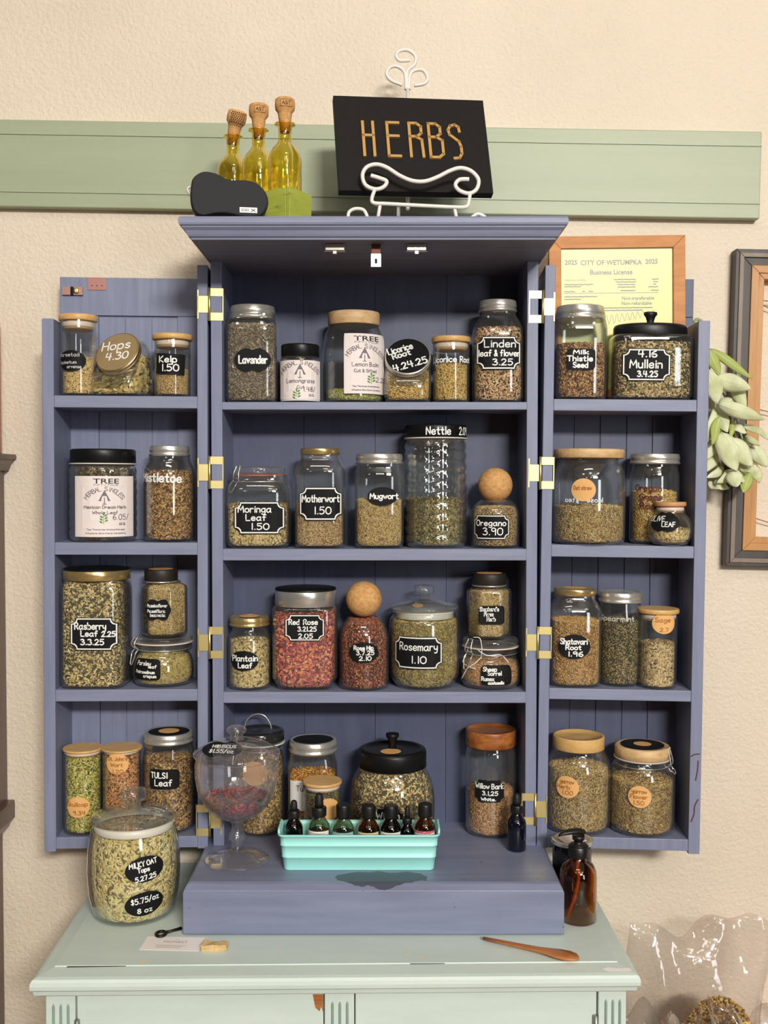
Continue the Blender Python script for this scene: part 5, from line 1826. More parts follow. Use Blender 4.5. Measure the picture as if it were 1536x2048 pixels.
# ---- stemmed goblet of hibiscus
GY = 1.906
gp = Vector((Xat(471, GY), GY, Z_BASE + .0004))
gob = thing('goblet_jar', 'clear stemmed goblet jar with a domed lid and dark red petals in its bowl', 'goblet jar', gp)
q = M()
outer = [(0.058, 0), (.0595, .0015), (.058, .004), (.040, .009), (.020, .016), (.0155, .020)]
outer += pxlathe(471, GY, gp.z, [(13, 1700), (11, 1690), (10, 1684), (16, 1677), (17, 1671), (12, 1664), (10, 1655), (10, 1648), (14, 1641), (24, 1637), (46, 1626), (66, 1605), (79, 1578), (84, 1550), (84, 1528), (81, 1512)])
q.lathe(outer, 56, 0, cap1=False)
inner = pxlathe(471, GY, gp.z, [(79, 1512), (81.5, 1528), (81.5, 1550), (76.5, 1577), (63.5, 1603), (44, 1623), (20, 1632), (2, 1634)])
q.lathe(inner, 56, 0, cap0=False)
q.build('bowl', PLASTIC, gob)
q = M()
q.lathe(pxlathe(471, GY, gp.z, [(78, 1516), (84, 1512), (87, 1508), (86, 1503), (80, 1502), (76, 1497), (62, 1489), (42, 1482), (22, 1479)]), 56, 0, cap0=False, cap1=False)
lid = q.build('lid', PLASTIC, gob)
q = M()
q.lathe(pxlathe(471, GY, gp.z, [(15, 1479), (13, 1473), (13, 1468), (19, 1463), (20, 1458), (16, 1453), (6, 1449), (1, 1449)]), 36, 0)
q.build('knob', PLASTIC, lid)
# black plaque lying on the dome
zrim = Zat(1497, GY) - gp.z
q = M()
pm = Matrix.Translation((-.020, -.040, zrim + .0085)) @ Matrix.Rotation(math.radians(-6), 4, 'Z') @ Matrix.Rotation(math.radians(22), 4, 'X')
fn = lambda u, v: pm @ Vector((u, v, .0004))
sticker(q, 'fancy', 0, 0, .034, .021, fn)
lb = q.build('label', [CHALK, WHITE], lid)
q = M()
fn = lambda u, v: pm @ Vector((u, v, .0009))
write(q, 'HIBISCUS', .002, .008, .042, .008, .0018, fn)
write(q, '$1.55/oz', 0, -.006, .044, .010, .0019, fn)
q.build('lettering', WHITE, lb)
j = Jar.__new__(Jar)
prof_in = [(r, z) for r, z in inner[::-1]]
zt_ = Zat(1512, GY) - gp.z
j.p, j.r, j.cx, j.shape, j.e, j.depth, j.t = gp, 84 * GY / F, 471, 'round', 2, 1, .0006
j.Y, j.Yn, j.bumps, j.root = GY, GY - 84 * GY / F, None, gob
z_low = prof_in[0][1]
j.H = zt_
j.prof = [(0, 0)] + [(r / j.r, z / zt_) for r, z in prof_in]
j.zs = [z for _, z in j.prof]


def herb_bowl(j, what, label, z0, h, n):
    style, Ln, Wd, pal = ST[what]
    zs = np.array([z for _, z in prof_in])
    rs = np.array([r for r, _ in prof_in])
    rad = lambda z: np.interp(z, zs, rs) - .0025
    m = M()
    zz = np.linspace(z0 + .003, h - .003, 8)
    m.lathe([(max(.001, float(rad(z)) - .004), float(z)) for z in zz], 32, 1)
    R_ = random.Random(3)
    tv, tq, tt = flake_template('leaf', 0)
    for i in range(n):
        th = R_.random() * 2 * PI
        if R_.random() < .45:
            rr = math.sqrt(R_.random()) * float(rad(h))
            p = Vector((rr * math.cos(th), rr * math.sin(th), h - .003 + R_.random() * .004))
            nn = Vector((R_.gauss(0, .4), R_.gauss(0, .4), 1))
        else:
            z = z0 + .003 + (h - z0 - .004) * R_.random()
            rr = float(rad(z)) - R_.random() * .003
            p = Vector((rr * math.cos(th), rr * math.sin(th), z))
            nn = Vector((math.cos(th), math.sin(th), R_.gauss(0, .4) - .3))
        T = Vector((R_.gauss(0, 1), R_.gauss(0, 1), R_.gauss(0, 1))).cross(nn).normalized()
        B = nn.cross(T).normalized()
        nn.normalize()
        sc_ = .6 + .7 * R_.random()
        vs = []
        for a, b_, c_ in tv:
            v = p + T * (a * Ln * sc_) + B * (b_ * Wd * sc_) + nn * (c_ * Wd)
            lim = float(rad(v.z)) - .0002
            k = math.hypot(v.x, v.y)
            if k > lim:
                v.x *= lim / k
                v.y *= lim / k
            vs.append(v)
        m.add(vs, list(tq) + list(tt), 0)
    o = m.build('dried_petals', [herb_mat('herb_' + what, pal), plain('herb_gap_shade_' + what, srgb(*pal[4]), .9)])  # dark heart stands in for shade between the petals
    o.location = gp
    return tag(o, label, 'petals', None, 'stuff')


herb_bowl(j, 'hibiscus', 'dark red dried petals in the bowl of the stemmed goblet jar', z_low + .002, Zat(1592, GY) - gp.z, 900)

# ---- teal bin with seven little bottles
TEAL = plain('teal_plastic', srgb(170, 240, 232), .38)
bx = Xat(718, 1.89)
bz = Z_BASE + .0005
binr = thing('storage_bin', 'teal plastic bin with ribbed sides holding small dropper bottles, on the blue base', 'bin', (bx, 1.890, bz))


def rrect(hx, hy, r, z, n=6):
    pts = []
    for cx, cy, a0 in ((hx - r, hy - r, 0), (-hx + r, hy - r, PI / 2), (-hx + r, -hy + r, PI), (hx - r, -hy + r, 1.5 * PI)):
        for i in range(n + 1):
            a = a0 + PI / 2 * i / n
            pts.append((cx + r * math.cos(a), cy + r * math.sin(a), z))
    return pts


q = M()
hh = .0655
w0, w1, d0, d1 = .1345, .1425, .036, .0415
lv = [(0, -.002), (0.0, 0), (.02, 0), (.345, 0), (.352, .0009), (.372, .0009), (.379, 0), (.67, 0), (.677, .0009), (.697, .0009), (.704, 0), (.94, 0), (.95, .0022), (.995, .0026), (1.0, .0018)]
ro = []
for f_, o_ in lv:
    ro.append(rrect(w0 + (w1 - w0) * f_ + o_, d0 + (d1 - d0) * f_ + o_, .011, hh * f_ + (0.0 if f_ else 0)))
ri = [rrect(w0 + (w1 - w0) * f_ - .0022, d0 + (d1 - d0) * f_ - .0022, .009, max(.0022, hh * f_)) for f_ in (1.0, .9, .5, .03)]
q.rings(ro + ri, 0, True)
q.build('bin_body', TEAL, binr)
for sx in (-1, 1):
    q = M()
    for k in (-1, 1):
        q.tube(spline([(sx * (w1 + .0005), k * .030, hh - .001), (sx * (w1 + .001), k * .026, hh + .005), (sx * (w1 + .001), 0, hh + .006)], 5), .0022, 8)
    q.build('handle', TEAL, binr)

AMBER = glass('amber_glass', (.66, .38, .12), (.22, .10, .025), base=.06, power=3, gain=.9)
DARKAMBER = glass('dark_amber_glass', (.20, .09, .03), (.05, .02, .01), base=.06, power=3, gain=.9)
SMOKE = glass('pale_bottle_glass', (.74, .76, .66), (.30, .32, .26), base=.06, power=3, gain=.9)
COBALT = plain('cobalt_glass', srgb(8, 10, 26), .06, 0, 0, spec=.7)
RUBBER = plain('black_rubber', srgb(18, 18, 19), .55)
CAPBLK = plain('black_cap', srgb(20, 19, 19), .4)
LIQ = plain('dark_tincture', srgb(26, 16, 12), .25)


def bottle(label, x, Y, z, r, zsh, ztop, kind, mat, liquid=.62, paper=None, group=None, stripe=None, tilt=0.0):
    """Little round bottle; zsh and ztop are heights of the shoulder and of the very top."""
    b = thing('dropper_bottle' if kind == 'dropper' else 'tincture_bottle', label, 'bottle', (x, Y, z), (0, tilt, 0), group)
    nk = r * .50
    q = M()
    zn = zsh + r * 1.0
    pr = [(r * .90, 0), (r, .0025), (r, zsh), (r * .93, zsh + r * .3), (r * .72, zsh + r * .6), (nk * 1.12, zsh + r * .88), (nk, zn), (nk, zn + .006)]
    q.lathe(pr, 36, 0, cap1=False)
    q.lathe([(a - .0015, max(zz, .002)) for a, zz in pr][::-1], 36, 0, cap0=False)
    q.build('body', mat, b)
    if liquid:
        q = M()
        q.lathe([(r * .86, .0035), (r - .0026, .006), (r - .0026, zsh * liquid)], 30, 0)
        q.build('liquid', LIQ, b)
    q = M()
    cr = nk * 1.32
    zc_ = zn + .001
    hcap = (ztop - zc_) if kind == 'cap' else r * .85
    n = 40
    rings = []
    for zz, f_ in ((0, .97), (.001, 1), (hcap * .88, 1), (hcap * .96, .97), (hcap, .9)):
        rings.append([Vector(((cr * f_ + (.00035 if i % 2 and 0 < zz < hcap * .93 else 0)) * math.cos(2 * PI * i / n), (cr * f_ + (.00035 if i % 2 and 0 < zz < hcap * .93 else 0)) * math.sin(2 * PI * i / n), zc_ + zz)) for i in range(n)])
    q.rings(rings, 0, True)
    cap = q.build('cap', CAPBLK, b)
    if kind == 'dropper':
        q = M()
        z1 = zc_ + hcap
        hb_ = ztop - z1
        q.lathe([(cr * .62, z1 - .0003), (cr * .60, z1 + hb_ * .35), (cr * .56, z1 + hb_ * .7), (cr * .46, z1 + hb_ * .9), (cr * .2, ztop)], 24, 0)
        q.build('bulb', RUBBER, cap)
        q = M()
        q.tube([(0, 0, z1), (0, 0, zsh * .25)], .0022, 8)
        q.build('pipette', CLEAR, b)
    if paper:
        q = M()
        f2 = lambda u, zz: ((r + .0006) * math.sin(u / r), -(r + .0006) * math.cos(u / r), zz)
        sticker(q, 'rect', -.1 * r, zsh * .55, r * 1.15, zsh * .42, f2)
        lb = q.build('label', [paper, WHITE], b)
        q = M()
        f3 = lambda u, zz: ((r + .0009) * math.sin(u / r), -(r + .0009) * math.cos(u / r), zz)
        for k in range(4):
            zz = zsh * .55 + zsh * .36 - k * .0036
            pts = [(-r * .95 + i * r * .125, zz + .0005 * math.sin(i * 2.3 + k)) for i in range(15 if k % 2 else 13)]
            ribbon(q, pts, .0009, f3)
        q.build('print', GREYINK, lb)
        if stripe:
            q = M()
            sticker(q, 'rect', -.1 * r, zsh * .94, r * 1.15, zsh * .03, f3)
            q.build('stripe', [stripe, WHITE], lb)
    return b


BY = 1.885
bzf = bz + .0027
grp = 'tincture bottles in the teal bin'
spec = [(586, 19, 1652, 1600, 'dropper', DARKAMBER, None, None, 'black dropper bottle at the goblet end of the teal bin'),
        (637, 23, 1652, 1586, 'dropper', SMOKE, PAPER, None, 'pale glass dropper bottle with white label in the teal bin'),
        (686, 23, 1655, 1608, 'cap', SMOKE, PAPER, plain('mint_stripe', srgb(150, 190, 190), .6), 'capped bottle with a pale blue striped label in the teal bin'),
        (737, 23, 1655, 1610, 'cap', AMBER, plain('cream_label', srgb(226, 206, 152), .7), None, 'capped amber bottle with a cream label in the teal bin'),
        (782, 22, 1655, 1610, 'cap', DARKAMBER, PAPER, None, 'capped dark bottle with a white label beside the cream-labelled bottle'),
        (815, 15, 1660, 1612, 'dropper', DARKAMBER, None, None, 'slim dropper bottle squeezed between two capped bottles in the teal bin'),
        (851, 22, 1652, 1607, 'cap', AMBER, PAPER, plain('pink_stripe', srgb(206, 96, 110), .6), 'capped amber bottle with a pink striped label at the end of the teal bin')]
for i, (px, hw, ysh, yt, kind, mat, pap, strp, lab) in enumerate(spec):
    Yb = BY + (0.010 if hw < 16 else 0.0)
    r = hw * Yb / F * .96
    bottle(lab, Xat(px, Yb), Yb, bzf, r, Zat(ysh + 2, Yb) - bzf, Zat(yt, Yb) - bzf, kind, mat, .93, pap, grp, strp)

# ---- cobalt dropper bottle by the hinge post
CYb = 1.960
z0 = Z_BASE + .0004
bottle('nearly black cobalt dropper bottle standing on the blue base before the acacia-lidded jar', Xat(1036, CYb), CYb, z0, .0178, Zat(1645, CYb) - z0, Zat(1586, CYb) - z0, 'dropper', COBALT, 0)

# ---- amber pump bottle on the chest
PY = 1.852
pz = Z_CHEST + .0004
pb = thing('pump_bottle', 'amber glass pump bottle with black pump on the mint chest beside the blue base', 'bottle', (Xat(1161, PY), PY, pz), (0, 0, math.radians(200)))
r = 37.5 * PY / F
q = M()
pr = [(r * .92, 0), (r, .003)] + [(hw * PY / F, Zat(y, PY) - pz) for hw, y in ((37.5, 1752), (36, 1740), (30, 1728), (20, 1720), (16, 1716), (16, 1706))]
q.lathe(pr, 44, 0, cap1=False)
q.lathe([(a - .0022, max(zz, .004)) for a, zz in pr][::-1], 44, 0, cap0=False)
q.build('body', glass('pump_amber_glass', (.80, .54, .20), (.36, .17, .04), base=.05, power=3, gain=.85), pb)
zc_ = Zat(1712, PY) - pz
q = M()
n = 48
cr = 20 * PY / F
ht = Zat(1690, PY) - pz - zc_
q.rings([[Vector(((cr * f_ + (.0004 if i % 2 else 0)) * math.cos(2 * PI * i / n), (cr * f_ + (.0004 if i % 2 else 0)) * math.sin(2 * PI * i / n), zc_ + ht * t)) for i in range(n)] for t, f_ in ((0, .98), (.05, 1), (.95, 1), (1, .94))], 0, True)
q.lathe([(cr * .9, zc_ + ht), (cr * .85, zc_ + ht + .002), (cr * .45, zc_ + ht + .003), (cr * .45, zc_ + ht + .010), (cr * .62, zc_ + ht + .0105), (cr * .62, zc_ + ht + .018)], 28, 0)
cap = q.build('collar', CAPBLK, pb)
q = M()
zh = zc_ + ht + .018
rs = []
for x, w_, h_, dz in ((-.013, .005, .004, 0), (-.011, .0085, .008, .001), (0, .0095, .011, .002), (.015, .008, .010, .003), (.030, .0055, .007, .0035), (.038, .003, .005, .002), (.040, .0015, .003, .001)):
    rs.append([(x, w_ * math.cos(2 * PI * i / 12), zh + dz + h_ * .5 + h_ * .5 * math.sin(2 * PI * i / 12)) for i in range(12)])
q.rings(rs, 0, True)
q.build('pump_head', CAPBLK, cap)
q = M()
q.tube(spline([(0, 0, zc_), (.001, -.002, zc_ - .03), (-.002, 0, .085), (.004, 0, .05), (.016, .001, .022), (.024, .002, .008)], 8), .0030, 10)
q.build('dip_tube', plain('amber_tube', srgb(206, 150, 80), .4), pb)

# ---- dark jar with a silver screw lid behind the pump bottle
SY = 1.924
jd = thing('mason_jar', 'dark jar with a silver screw lid standing behind the amber pump bottle', 'jar', (Xat(1148, SY), SY, pz))
r = 39 * SY / F
q = M()
zt = Zat(1697, SY - r) - pz
pr = [(r * .9, 0), (r, .004), (r, zt - .016), (r * .93, zt - .004), (r * .9, zt)]
q.lathe(pr, 44, 0)
q.build('body', plain('black_glass', srgb(14, 14, 16), .08, spec=.7), jd)
q = M()
zl = Zat(1663, SY + r) - pz
rl = 42 * SY / F
q.lathe([(rl * .97, zt - .001), (rl, zt), (rl, zt + (zl - zt) * .3), (rl * .97, zt + (zl - zt) * .38), (rl * .99, zt + (zl - zt) * .5), (rl * .98, zl - .001), (rl * .93, zl), (rl * .82, zl), (rl * .80, zl - .0015), (rl * .3, zl - .0012)], 44, 0)
lid = q.build('lid', SILVER, jd)
q = M()
q.box((-.024, -.022, zl - .0008), (.020, .016, zl - .0004), 0, Matrix.Rotation(.3, 4, 'Z'))
o = q.build('lid_note', PAPER, lid)

# ---- small things lying on the chest
def on_chest(px, py):
    p = P(px, py, 1.7)
    t = (Z_CHEST - ZC) / (p.z - ZC)
    return Vector((p.x * t, p.y * t, Z_CHEST))


a = on_chest(280, 1900)
b_ = on_chest(399, 1903)
ang = math.atan2(b_.y - a.y, b_.x - a.x)
cw = (b_ - a).length
card = thing('business_card', 'small white business card lying under the front corner of the blue base', 'card', (a + b_) / 2 + Vector((0, .0255, .0004)), (0, 0, ang))
q = M()
q.box((-cw / 2, -.0255, 0), (cw / 2, .0255, .0005))
q.build('card_stock', plain('card_white', srgb(250, 242, 238), .6), card)
q = M()
fn = lambda u, v: Vector((u, v, .0008))
type_text(q, 'HONEST', .004, .006, .040, .0085, fn)
fw = .0009
for k in range(3):
    ribbon(q, [(-.026 + i * .0046, -.0075 - k * .0042 + .0003 * math.sin(i * 2 + k)) for i in range(12 - k)], .0010, fn)
write(q, 'v', .004, .0165, .006, .005, .0008, fn)
q.build('lettering', plain('card_ink', srgb(176, 150, 140), .7), card)

p0, p1 = on_chest(322, 1871), on_chest(362, 1860)
key = thing('bottle_key', 'small dark metal key-like tool poking out from under the blue base', 'tool', p0 + Vector((0, 0, .0030)))
q = M()
d = (p1 - p0)
ring = [(.008 * math.cos(2 * PI * i / 20), .010 * math.sin(2 * PI * i / 20), 0) for i in range(20)]
q.tube(ring, .0028, 8, closed=True)
q.build('eye', plain('dark_iron', srgb(52, 44, 40), .4, .7), key)
q = M()
q.tube([d.normalized() * .010, d * .6, d * 1.02], [.003, .0024, .0032], 8)
q.build('shank', plain('dark_iron', srgb(52, 44, 40), .4, .7), key)

p = on_chest(431, 1893)
q = M()
rs = []
for x, h_ in ((-.021, .009), (-.018, .0105), (-.004, .010), (.008, .0095), (.019, .0100), (.021, .0085)):
    rs.append([(x, -.009 + .001 * math.sin(x * 300), 0), (x, -.010, h_ * .6), (x, -.008, h_), (x, .014, h_ * .8), (x, .015, 0)])
q.rings(rs, 0, False)
for i_, v_ in enumerate(q.v):
    q.v[i_] = (v_[0] + .0022 * math.sin(i_ * 2.7), v_[1] + .002 * math.sin(i_ * 4.1), max(0, v_[2] + (.0015 * math.sin(i_ * 3.3) if v_[2] > .001 else 0)))
o = q.build('cork_wedge', streaky('pale_cork', srgb(232, 204, 154), srgb(212, 172, 112), srgb(172, 126, 76), (300, 300, 300), .85, 1.0, .60, .5))
o.location = p + Vector((0, -.010, .0002))
tag(o, 'crumbly piece of cork lying at the front edge of the blue base', 'cork')

p0, p1 = on_chest(1000, 1890), on_chest(1158, 1924)
d = p1 - p0
sp = thing('wooden_spoon', 'small carved wooden spoon lying on the mint chest before the blue base', 'spoon', p0 + Vector((0, 0, .0004)), (0, 0, math.atan2(d.y, d.x)))
Ls = d.length
q = M()
rs = []
for t, w_, h_ in ((-.22, .004, .005), (0, .005, .006), (.25, .0058, .007), (.5, .0075, .008), (.62, .011, .009), (.74, .0155, .010), (.86, .0170, .0095), (.95, .013, .008), (.99, .006, .005), (1.0, .001, .002)):
    zc_ = .004 + h_ * .2
    rs.append([(t * Ls, w_ * math.cos(2 * PI * i / 14), max(0, zc_ + h_ * .5 * math.sin(2 * PI * i / 14))) for i in range(14)])
q.rings(rs, 0, True)
q.build('spoon_body', SPOONWOOD, sp)

# ================================================================== on top of the cabinet
TZ = Z_TOP + .0003
# ---- three yellow bottles with corks in a weathered green box
A = Vector((Xat(581, 1.842), 1.842, TZ))                   # nearest bottom corner
ang = math.radians(31)
ux = Vector((-math.cos(ang), math.sin(ang), 0))            # along the box, away to the first bottle
uy = Vector((math.sin(ang), math.cos(ang), 0))             # across its end
BL, BW, BH = .185, .066, .064
box = thing('wooden_box', 'weathered lime green wooden box holding three yellow bottles on top of the blue cabinet', 'box', A)
rot = Matrix((ux, uy, Vector((0, 0, 1)))).transposed().to_4x4()
LIME = streaky('lime_paint', srgb(150, 160, 58), srgb(176, 184, 76), srgb(112, 112, 62), (14, 14, 60), .6, 1.0, .6, .2)
for nm, lo, hi in (('end_board', (0, 0, 0), (.008, BW, BH)), ('end_board', (BL - .008, 0, 0), (BL, BW, BH)), ('side_board', (.0082, 0, 0), (BL - .0082, .008, BH)), ('side_board', (.0082, BW - .008, 0), (BL - .0082, BW, BH)), ('bottom_board', (.0082, .0082, 0), (BL - .0082, BW - .0082, .006))):
    q = M()
    q.box(lo, hi, 0, rot)
    q.f = [tuple(reversed(f_)) for f_ in q.f]
    q.build(nm, LIME, box, bevel=.001)
YEL = glass('yellow_glass', (.985, .90, .42), (.92, .62, .10), base=.08, power=2.4, gain=.8)
OIL = plain('yellow_oil', srgb(236, 200, 72), .3)
m, nt, b = new_mat('yellow_syrup')
b.inputs['Base Color'].default_value = srgb(240, 206, 70)
b.inputs['Roughness'].default_value = .25
b.inputs['Subsurface Weight'].default_value = .0
OIL = m
specs = [(.036, 198, 245, 258, 'branded cork', 'tallest-looking yellow bottle with upright cork, at the open end of the green box', 0.0, 575),
         (.093, 210, 257, 268, 'branded cork', 'middle yellow bottle with upright cork between two others in the green box', 0.02, 520),
         (.148, 223, 270, 281, 'dotted cork', 'yellow bottle with a tilted dotted cork, half hidden by the black speaker', .30, 468)]
for t, yct, ycb, ynk, cl_, lab, tl, pxx in specs:
    t = min((k / 2000 for k in range(68, 305)), key=lambda t_: abs(768 + F * (A + ux * t_ + uy * (BW / 2)).x / (A + ux * t_ + uy * (BW / 2)).y - pxx))
    c0 = A + ux * t + uy * (BW / 2)
    Yb = c0.y
    c0.z = TZ + .0065
    bt = thing('yellow_bottle', lab, 'bottle', c0, (0, 0, -ang), 'yellow corked bottles in the green box')
    q = M()
    ztop = Zat(247 + (yct - 198), Yb) - c0.z
    hw = .0245
    zs = ztop - .063

    def sqr(a, z, e, n=40):
        o2 = []
        for i in range(n):
            th = 2 * PI * i / n
            k = (abs(math.cos(th)) ** e + abs(math.sin(th)) ** e) ** (-1 / e) * a
            o2.append((k * math.cos(th), k * math.sin(th), z))
        return o2
    lv = [(hw * .9, 0, 4), (hw, .003, 4.5), (hw, zs, 4.5), (hw * .96, zs + .008, 4), (hw * .82, zs + .018, 3), (hw * .64, zs + .025, 2.2), (.0125, zs + .031, 2), (.0118, zs + .045, 2), (.0122, ztop - .005, 2), (.0185, ztop - .0035, 2), (.0185, ztop - .001, 2), (.0130, ztop, 2)]
    q.rings([sqr(*l) for l in lv], 0, True, True, False)
    q.rings([sqr(max(a - .002, .006), max(z, .003), e) for a, z, e in lv][::-1], 0, True, False, True)
    q.build('body', YEL, bt)
    q = M()
    zc0 = ztop - .016
    zc1 = Zat(yct, Yb) - c0.z
    mt = Matrix.Translation((0, 0, ztop)) @ Matrix.Rotation(tl * .9, 4, 'Y') @ Matrix.Translation((0, 0, -ztop))
    hk = zc1 - ztop
    q.lathe([(.0085, zc0), (.0102, ztop), (.0118, ztop + hk * .25), (.0128, ztop + hk * .42), (.0172, ztop + hk * .55), (.0180, ztop + hk * .75), (.0172, zc1 - .002), (.0145, zc1)], 32, 0, mat=mt)
    ck = q.build('cork', CORK, bt)
    q = M()
    rr = .0184
    base_a = ang + (-.12 if pxx > 560 else .05)
    zz = ztop + hk * .72
    fn = lambda u, v: mt @ Vector((rr * math.sin(u / rr + ang + .25), -rr * math.cos(u / rr + ang + .25), zz + v))
    if 'dotted' in cl_:
        for a_ in range(-3, 4):
            for b2 in range(-3, 4):
                u, v = a_ * .0042 + (b2 % 2) * .002, b2 * .0032 - .002
                q.add([fn(u + .0015 * math.cos(k), v + .0013 * math.sin(k)) for k in [2 * PI * i / 8 for i in range(8)]], [tuple(range(8))])
    else:
        for pts in ([(-.011, .006), (.011, .006)], [(-.011, -.006), (.011, -.006)], [(-.011, .006), (-.011, -.006)], [(.011, .006), (.011, -.006)]):
            ribbon(q, [(pts[0][0] + (pts[1][0] - pts[0][0]) * k / 4, pts[0][1] + (pts[1][1] - pts[0][1]) * k / 4) for k in range(5)], .0006, fn)
        write(q, 'AST', 0, 0, .015, .006, .0011, fn)
    q.build('cork_print', plain('cork_ink', srgb(92, 56, 30), .8), ck)

# ---- black bone-shaped speaker
spk = thing('speaker', 'black bone-shaped speaker with a small white badge on top of the blue cabinet', 'speaker', (Xat(462, 1.811), 1.811, TZ), (0, 0, math.radians(9)))
q = M()
sy = 1.811 / F
W2, H2 = 76 * sy, 34 * sy


BONE = [(95, 690), (108, 655), (150, 632), (205, 638), (255, 660), (305, 663), (355, 664), (400, 680), (434, 715), (443, 760), (430, 800), (400, 826), (330, 832), (265, 822), (205, 822), (150, 834), (112, 822), (92, 770)]
bo = spline([((x - 268) / 2.363 * sy / math.cos(math.radians(9)), 0, (834 - y) / 2.363 * sy + .004) for x, y in BONE], 4, True)
bcz = sum(p.z for p in bo) / len(bo)


def bone(f_, y, n=64):
    d_ = (1 - f_) * .040
    out = []
    for p in bo:
        v = Vector((p.x, 0, p.z - bcz))
        k = (v.length - d_) / v.length
        out.append((v.x * k, y, max(.0005, bcz + v.z * k)))
    return out[::-1]


q.rings([bone(.93, -.004), bone(.975, -.0035), bone(1.0, .001), bone(1.0, .006)], 0, True)
q.build('grille', plain('speaker_cloth', srgb(36, 36, 38), .75, 0, .25, 900), spk)
q = M()
q.rings([bone(1.0, .0062), bone(1.03, .008), bone(1.03, .012), bone(1.0, .0135), bone(.985, .016), bone(.985, .030), bone(1.0, .034), bone(.97, .040), bone(.9, .042)], 0, True)
q.build('shell', plain('speaker_rubber', srgb(24, 24, 25), .5), spk)
q = M()
bx_, bz_ = 36 * sy, 17 * sy
q.box((bx_ - 17 * sy, -.0050, bz_ - 5 * sy), (bx_ + 18 * sy, -.0036, bz_ + 6 * sy), 0)
bd = q.build('badge', plain('badge_white', srgb(232, 228, 226), .4), spk, bevel=.0006)
q = M()
fn = lambda u, v: Vector((bx_ + u, -.0053, bz_ + v))
for k in range(6):
    ribbon(q, [(-13 * sy + k * 2.6 * sy, -2.2 * sy), (-13 * sy + k * 2.6 * sy, 3 * sy)], .0009, fn)
ribbon(q, [(6 * sy, 3 * sy), (14 * sy, -2.5 * sy)], .0011, fn)
ribbon(q, [(14 * sy, 3 * sy), (6 * sy, -2.5 * sy)], .0011, fn)
q.build('badge_mark', DARKINK, bd)
q = M()
q.tube(spline([(-W2 * .96, .03, H2 * 1.35), (-W2 * 1.10, .03, H2 * 1.9), (-W2 * .93, .03, H2 * 2.05), (-W2 * .80, .03, H2 * 1.85)], 6), .0022, 8)
q.build('strap_clip', plain('clip_white', srgb(222, 216, 206), .35), spk)

# ---- sign on a white wire easel
SGY = 1.93
sw, sh = .281, .200
sgn_c = P(826, 288, SGY)
sgn = thing('herbs_sign', 'black board sign with raised gold letters leaning on a white wire easel', 'sign', sgn_c)
sgn.rotation_euler = (Matrix.Rotation(math.radians(8.5), 3, 'Z') @ Matrix.Rotation(math.radians(1.2), 3, 'Y').inverted() @ Matrix.Rotation(math.radians(-19), 3, 'X')).to_euler()
q = M()
q.box((-sw / 2, 0, -sh / 2), (sw / 2, .017, sh / 2))
q.build('board', plain('sign_black', srgb(34, 31, 30), .6, 0, .1, 300, .12), sgn, bevel=.001)
GOLDL = plain('gold_letter', srgb(206, 162, 96), .38, .35)
DECO = {'H': ['0,0 0,10', '3.2,0 3.2,10', '0,6 3.2,6'], 'E': ['3.4,10 0,10 0,0 3.4,0', '0,6 3.2,6'],
        'R': ['0,0 0,10 2,10 3.2,9 3.2,7 2,6 0,6', '1.6,6 3.2,5 3.4,0'], 'B': ['0,0 0,10 2,10 3.2,9 3.2,7 2,6 0,6', '2,6 3.6,5 3.6,1 2.4,0 0,0'],
        'S': ['3.4,8 3.2,9.3 2.2,10 1,9.6 .3,8.4 .6,7 3,5 3.5,3.4 3.5,1.4 2.8,.2 1.4,0']}
for ch, u0, wv, v0, v1 in (('H', .177, .072, .29, .645), ('E', .335, .078, .29, .645), ('R', .480, .084, .29, .645), ('B', .608, .082, .29, .648), ('S', .730, .084, .295, .655)):
    q = M()
    x0 = -sw / 2 + u0 * sw
    zt_, zb_ = sh / 2 - v0 * sh, sh / 2 - v1 * sh
    st = DECO[ch]
    for s in st:
        pts = [tuple(float(a) for a in t.split(',')) for t in s.split()]
        pts3 = [(x0 + a / 3.5 * wv * sw, -.0035, zb_ + b2 / 10 * (zt_ - zb_)) for a, b2 in pts]
        # a flat bar with square edges follows each stroke
        for p0_, p1_ in zip(pts3, pts3[1:]):
            a_, b3 = Vector(p0_), Vector(p1_)
            dv = (b3 - a_)
            ln = dv.length
            mt = Matrix.Translation((a_ + b3) / 2) @ Matrix.Rotation(-math.atan2(dv.z, dv.x), 4, 'Y')
            q.box((-ln / 2 - .0022, -.001, -.0026), (ln / 2 + .0022, .0036, .0026), 0, mt)
    q.build('letter', GOLDL, sgn)
# easel
WIRE = plain('white_wire', srgb(236, 230, 222), .4)
esl = thing('easel', 'white wire easel with scrolled front and curled finial holding the black sign', 'easel', (Xat(816, 1.9), 1.9, TZ))


def cr(x, y, Y):
    p = P(350 + x / 2.363, 80 + y / 2.363, Y)
    return p - Vector(esl.location)


q = M()
YE = 1.868
pts = [(1390, 658), (1345, 660), (1325, 685), (1345, 712), (1390, 725), (1425, 705), (1434, 660), (1400, 620), (1350, 605), (1300, 618), (1240, 648), (1180, 668), (1120, 665), (1060, 640), (1000, 602), (950, 588), (905, 602), (886, 640), (900, 685), (945, 705), (985, 695), (1000, 668), (965, 652), (925, 640)]
q.tube(spline([cr(x, y, YE) for x, y in pts], 6), .0036, 10)
q.build('front_scroll', WIRE, esl)
q = M()
q.tube(spline([cr(945, 705, YE), cr(930, 750, YE), cr(940, 770, YE), cr(1000, 774, YE + .001), cr(1150, 782, YE + .001), cr(1320, 790, YE + .001), cr(1375, 788, YE), cr(1388, 765, YE), cr(1395, 722, YE)], 5), .0034, 10)
q.tube([cr(940, 772, YE), cr(955, 780, YE + .05)], .003, 8)
q.tube([cr(1376, 788, YE), cr(1370, 792, YE + .05)], .003, 8)
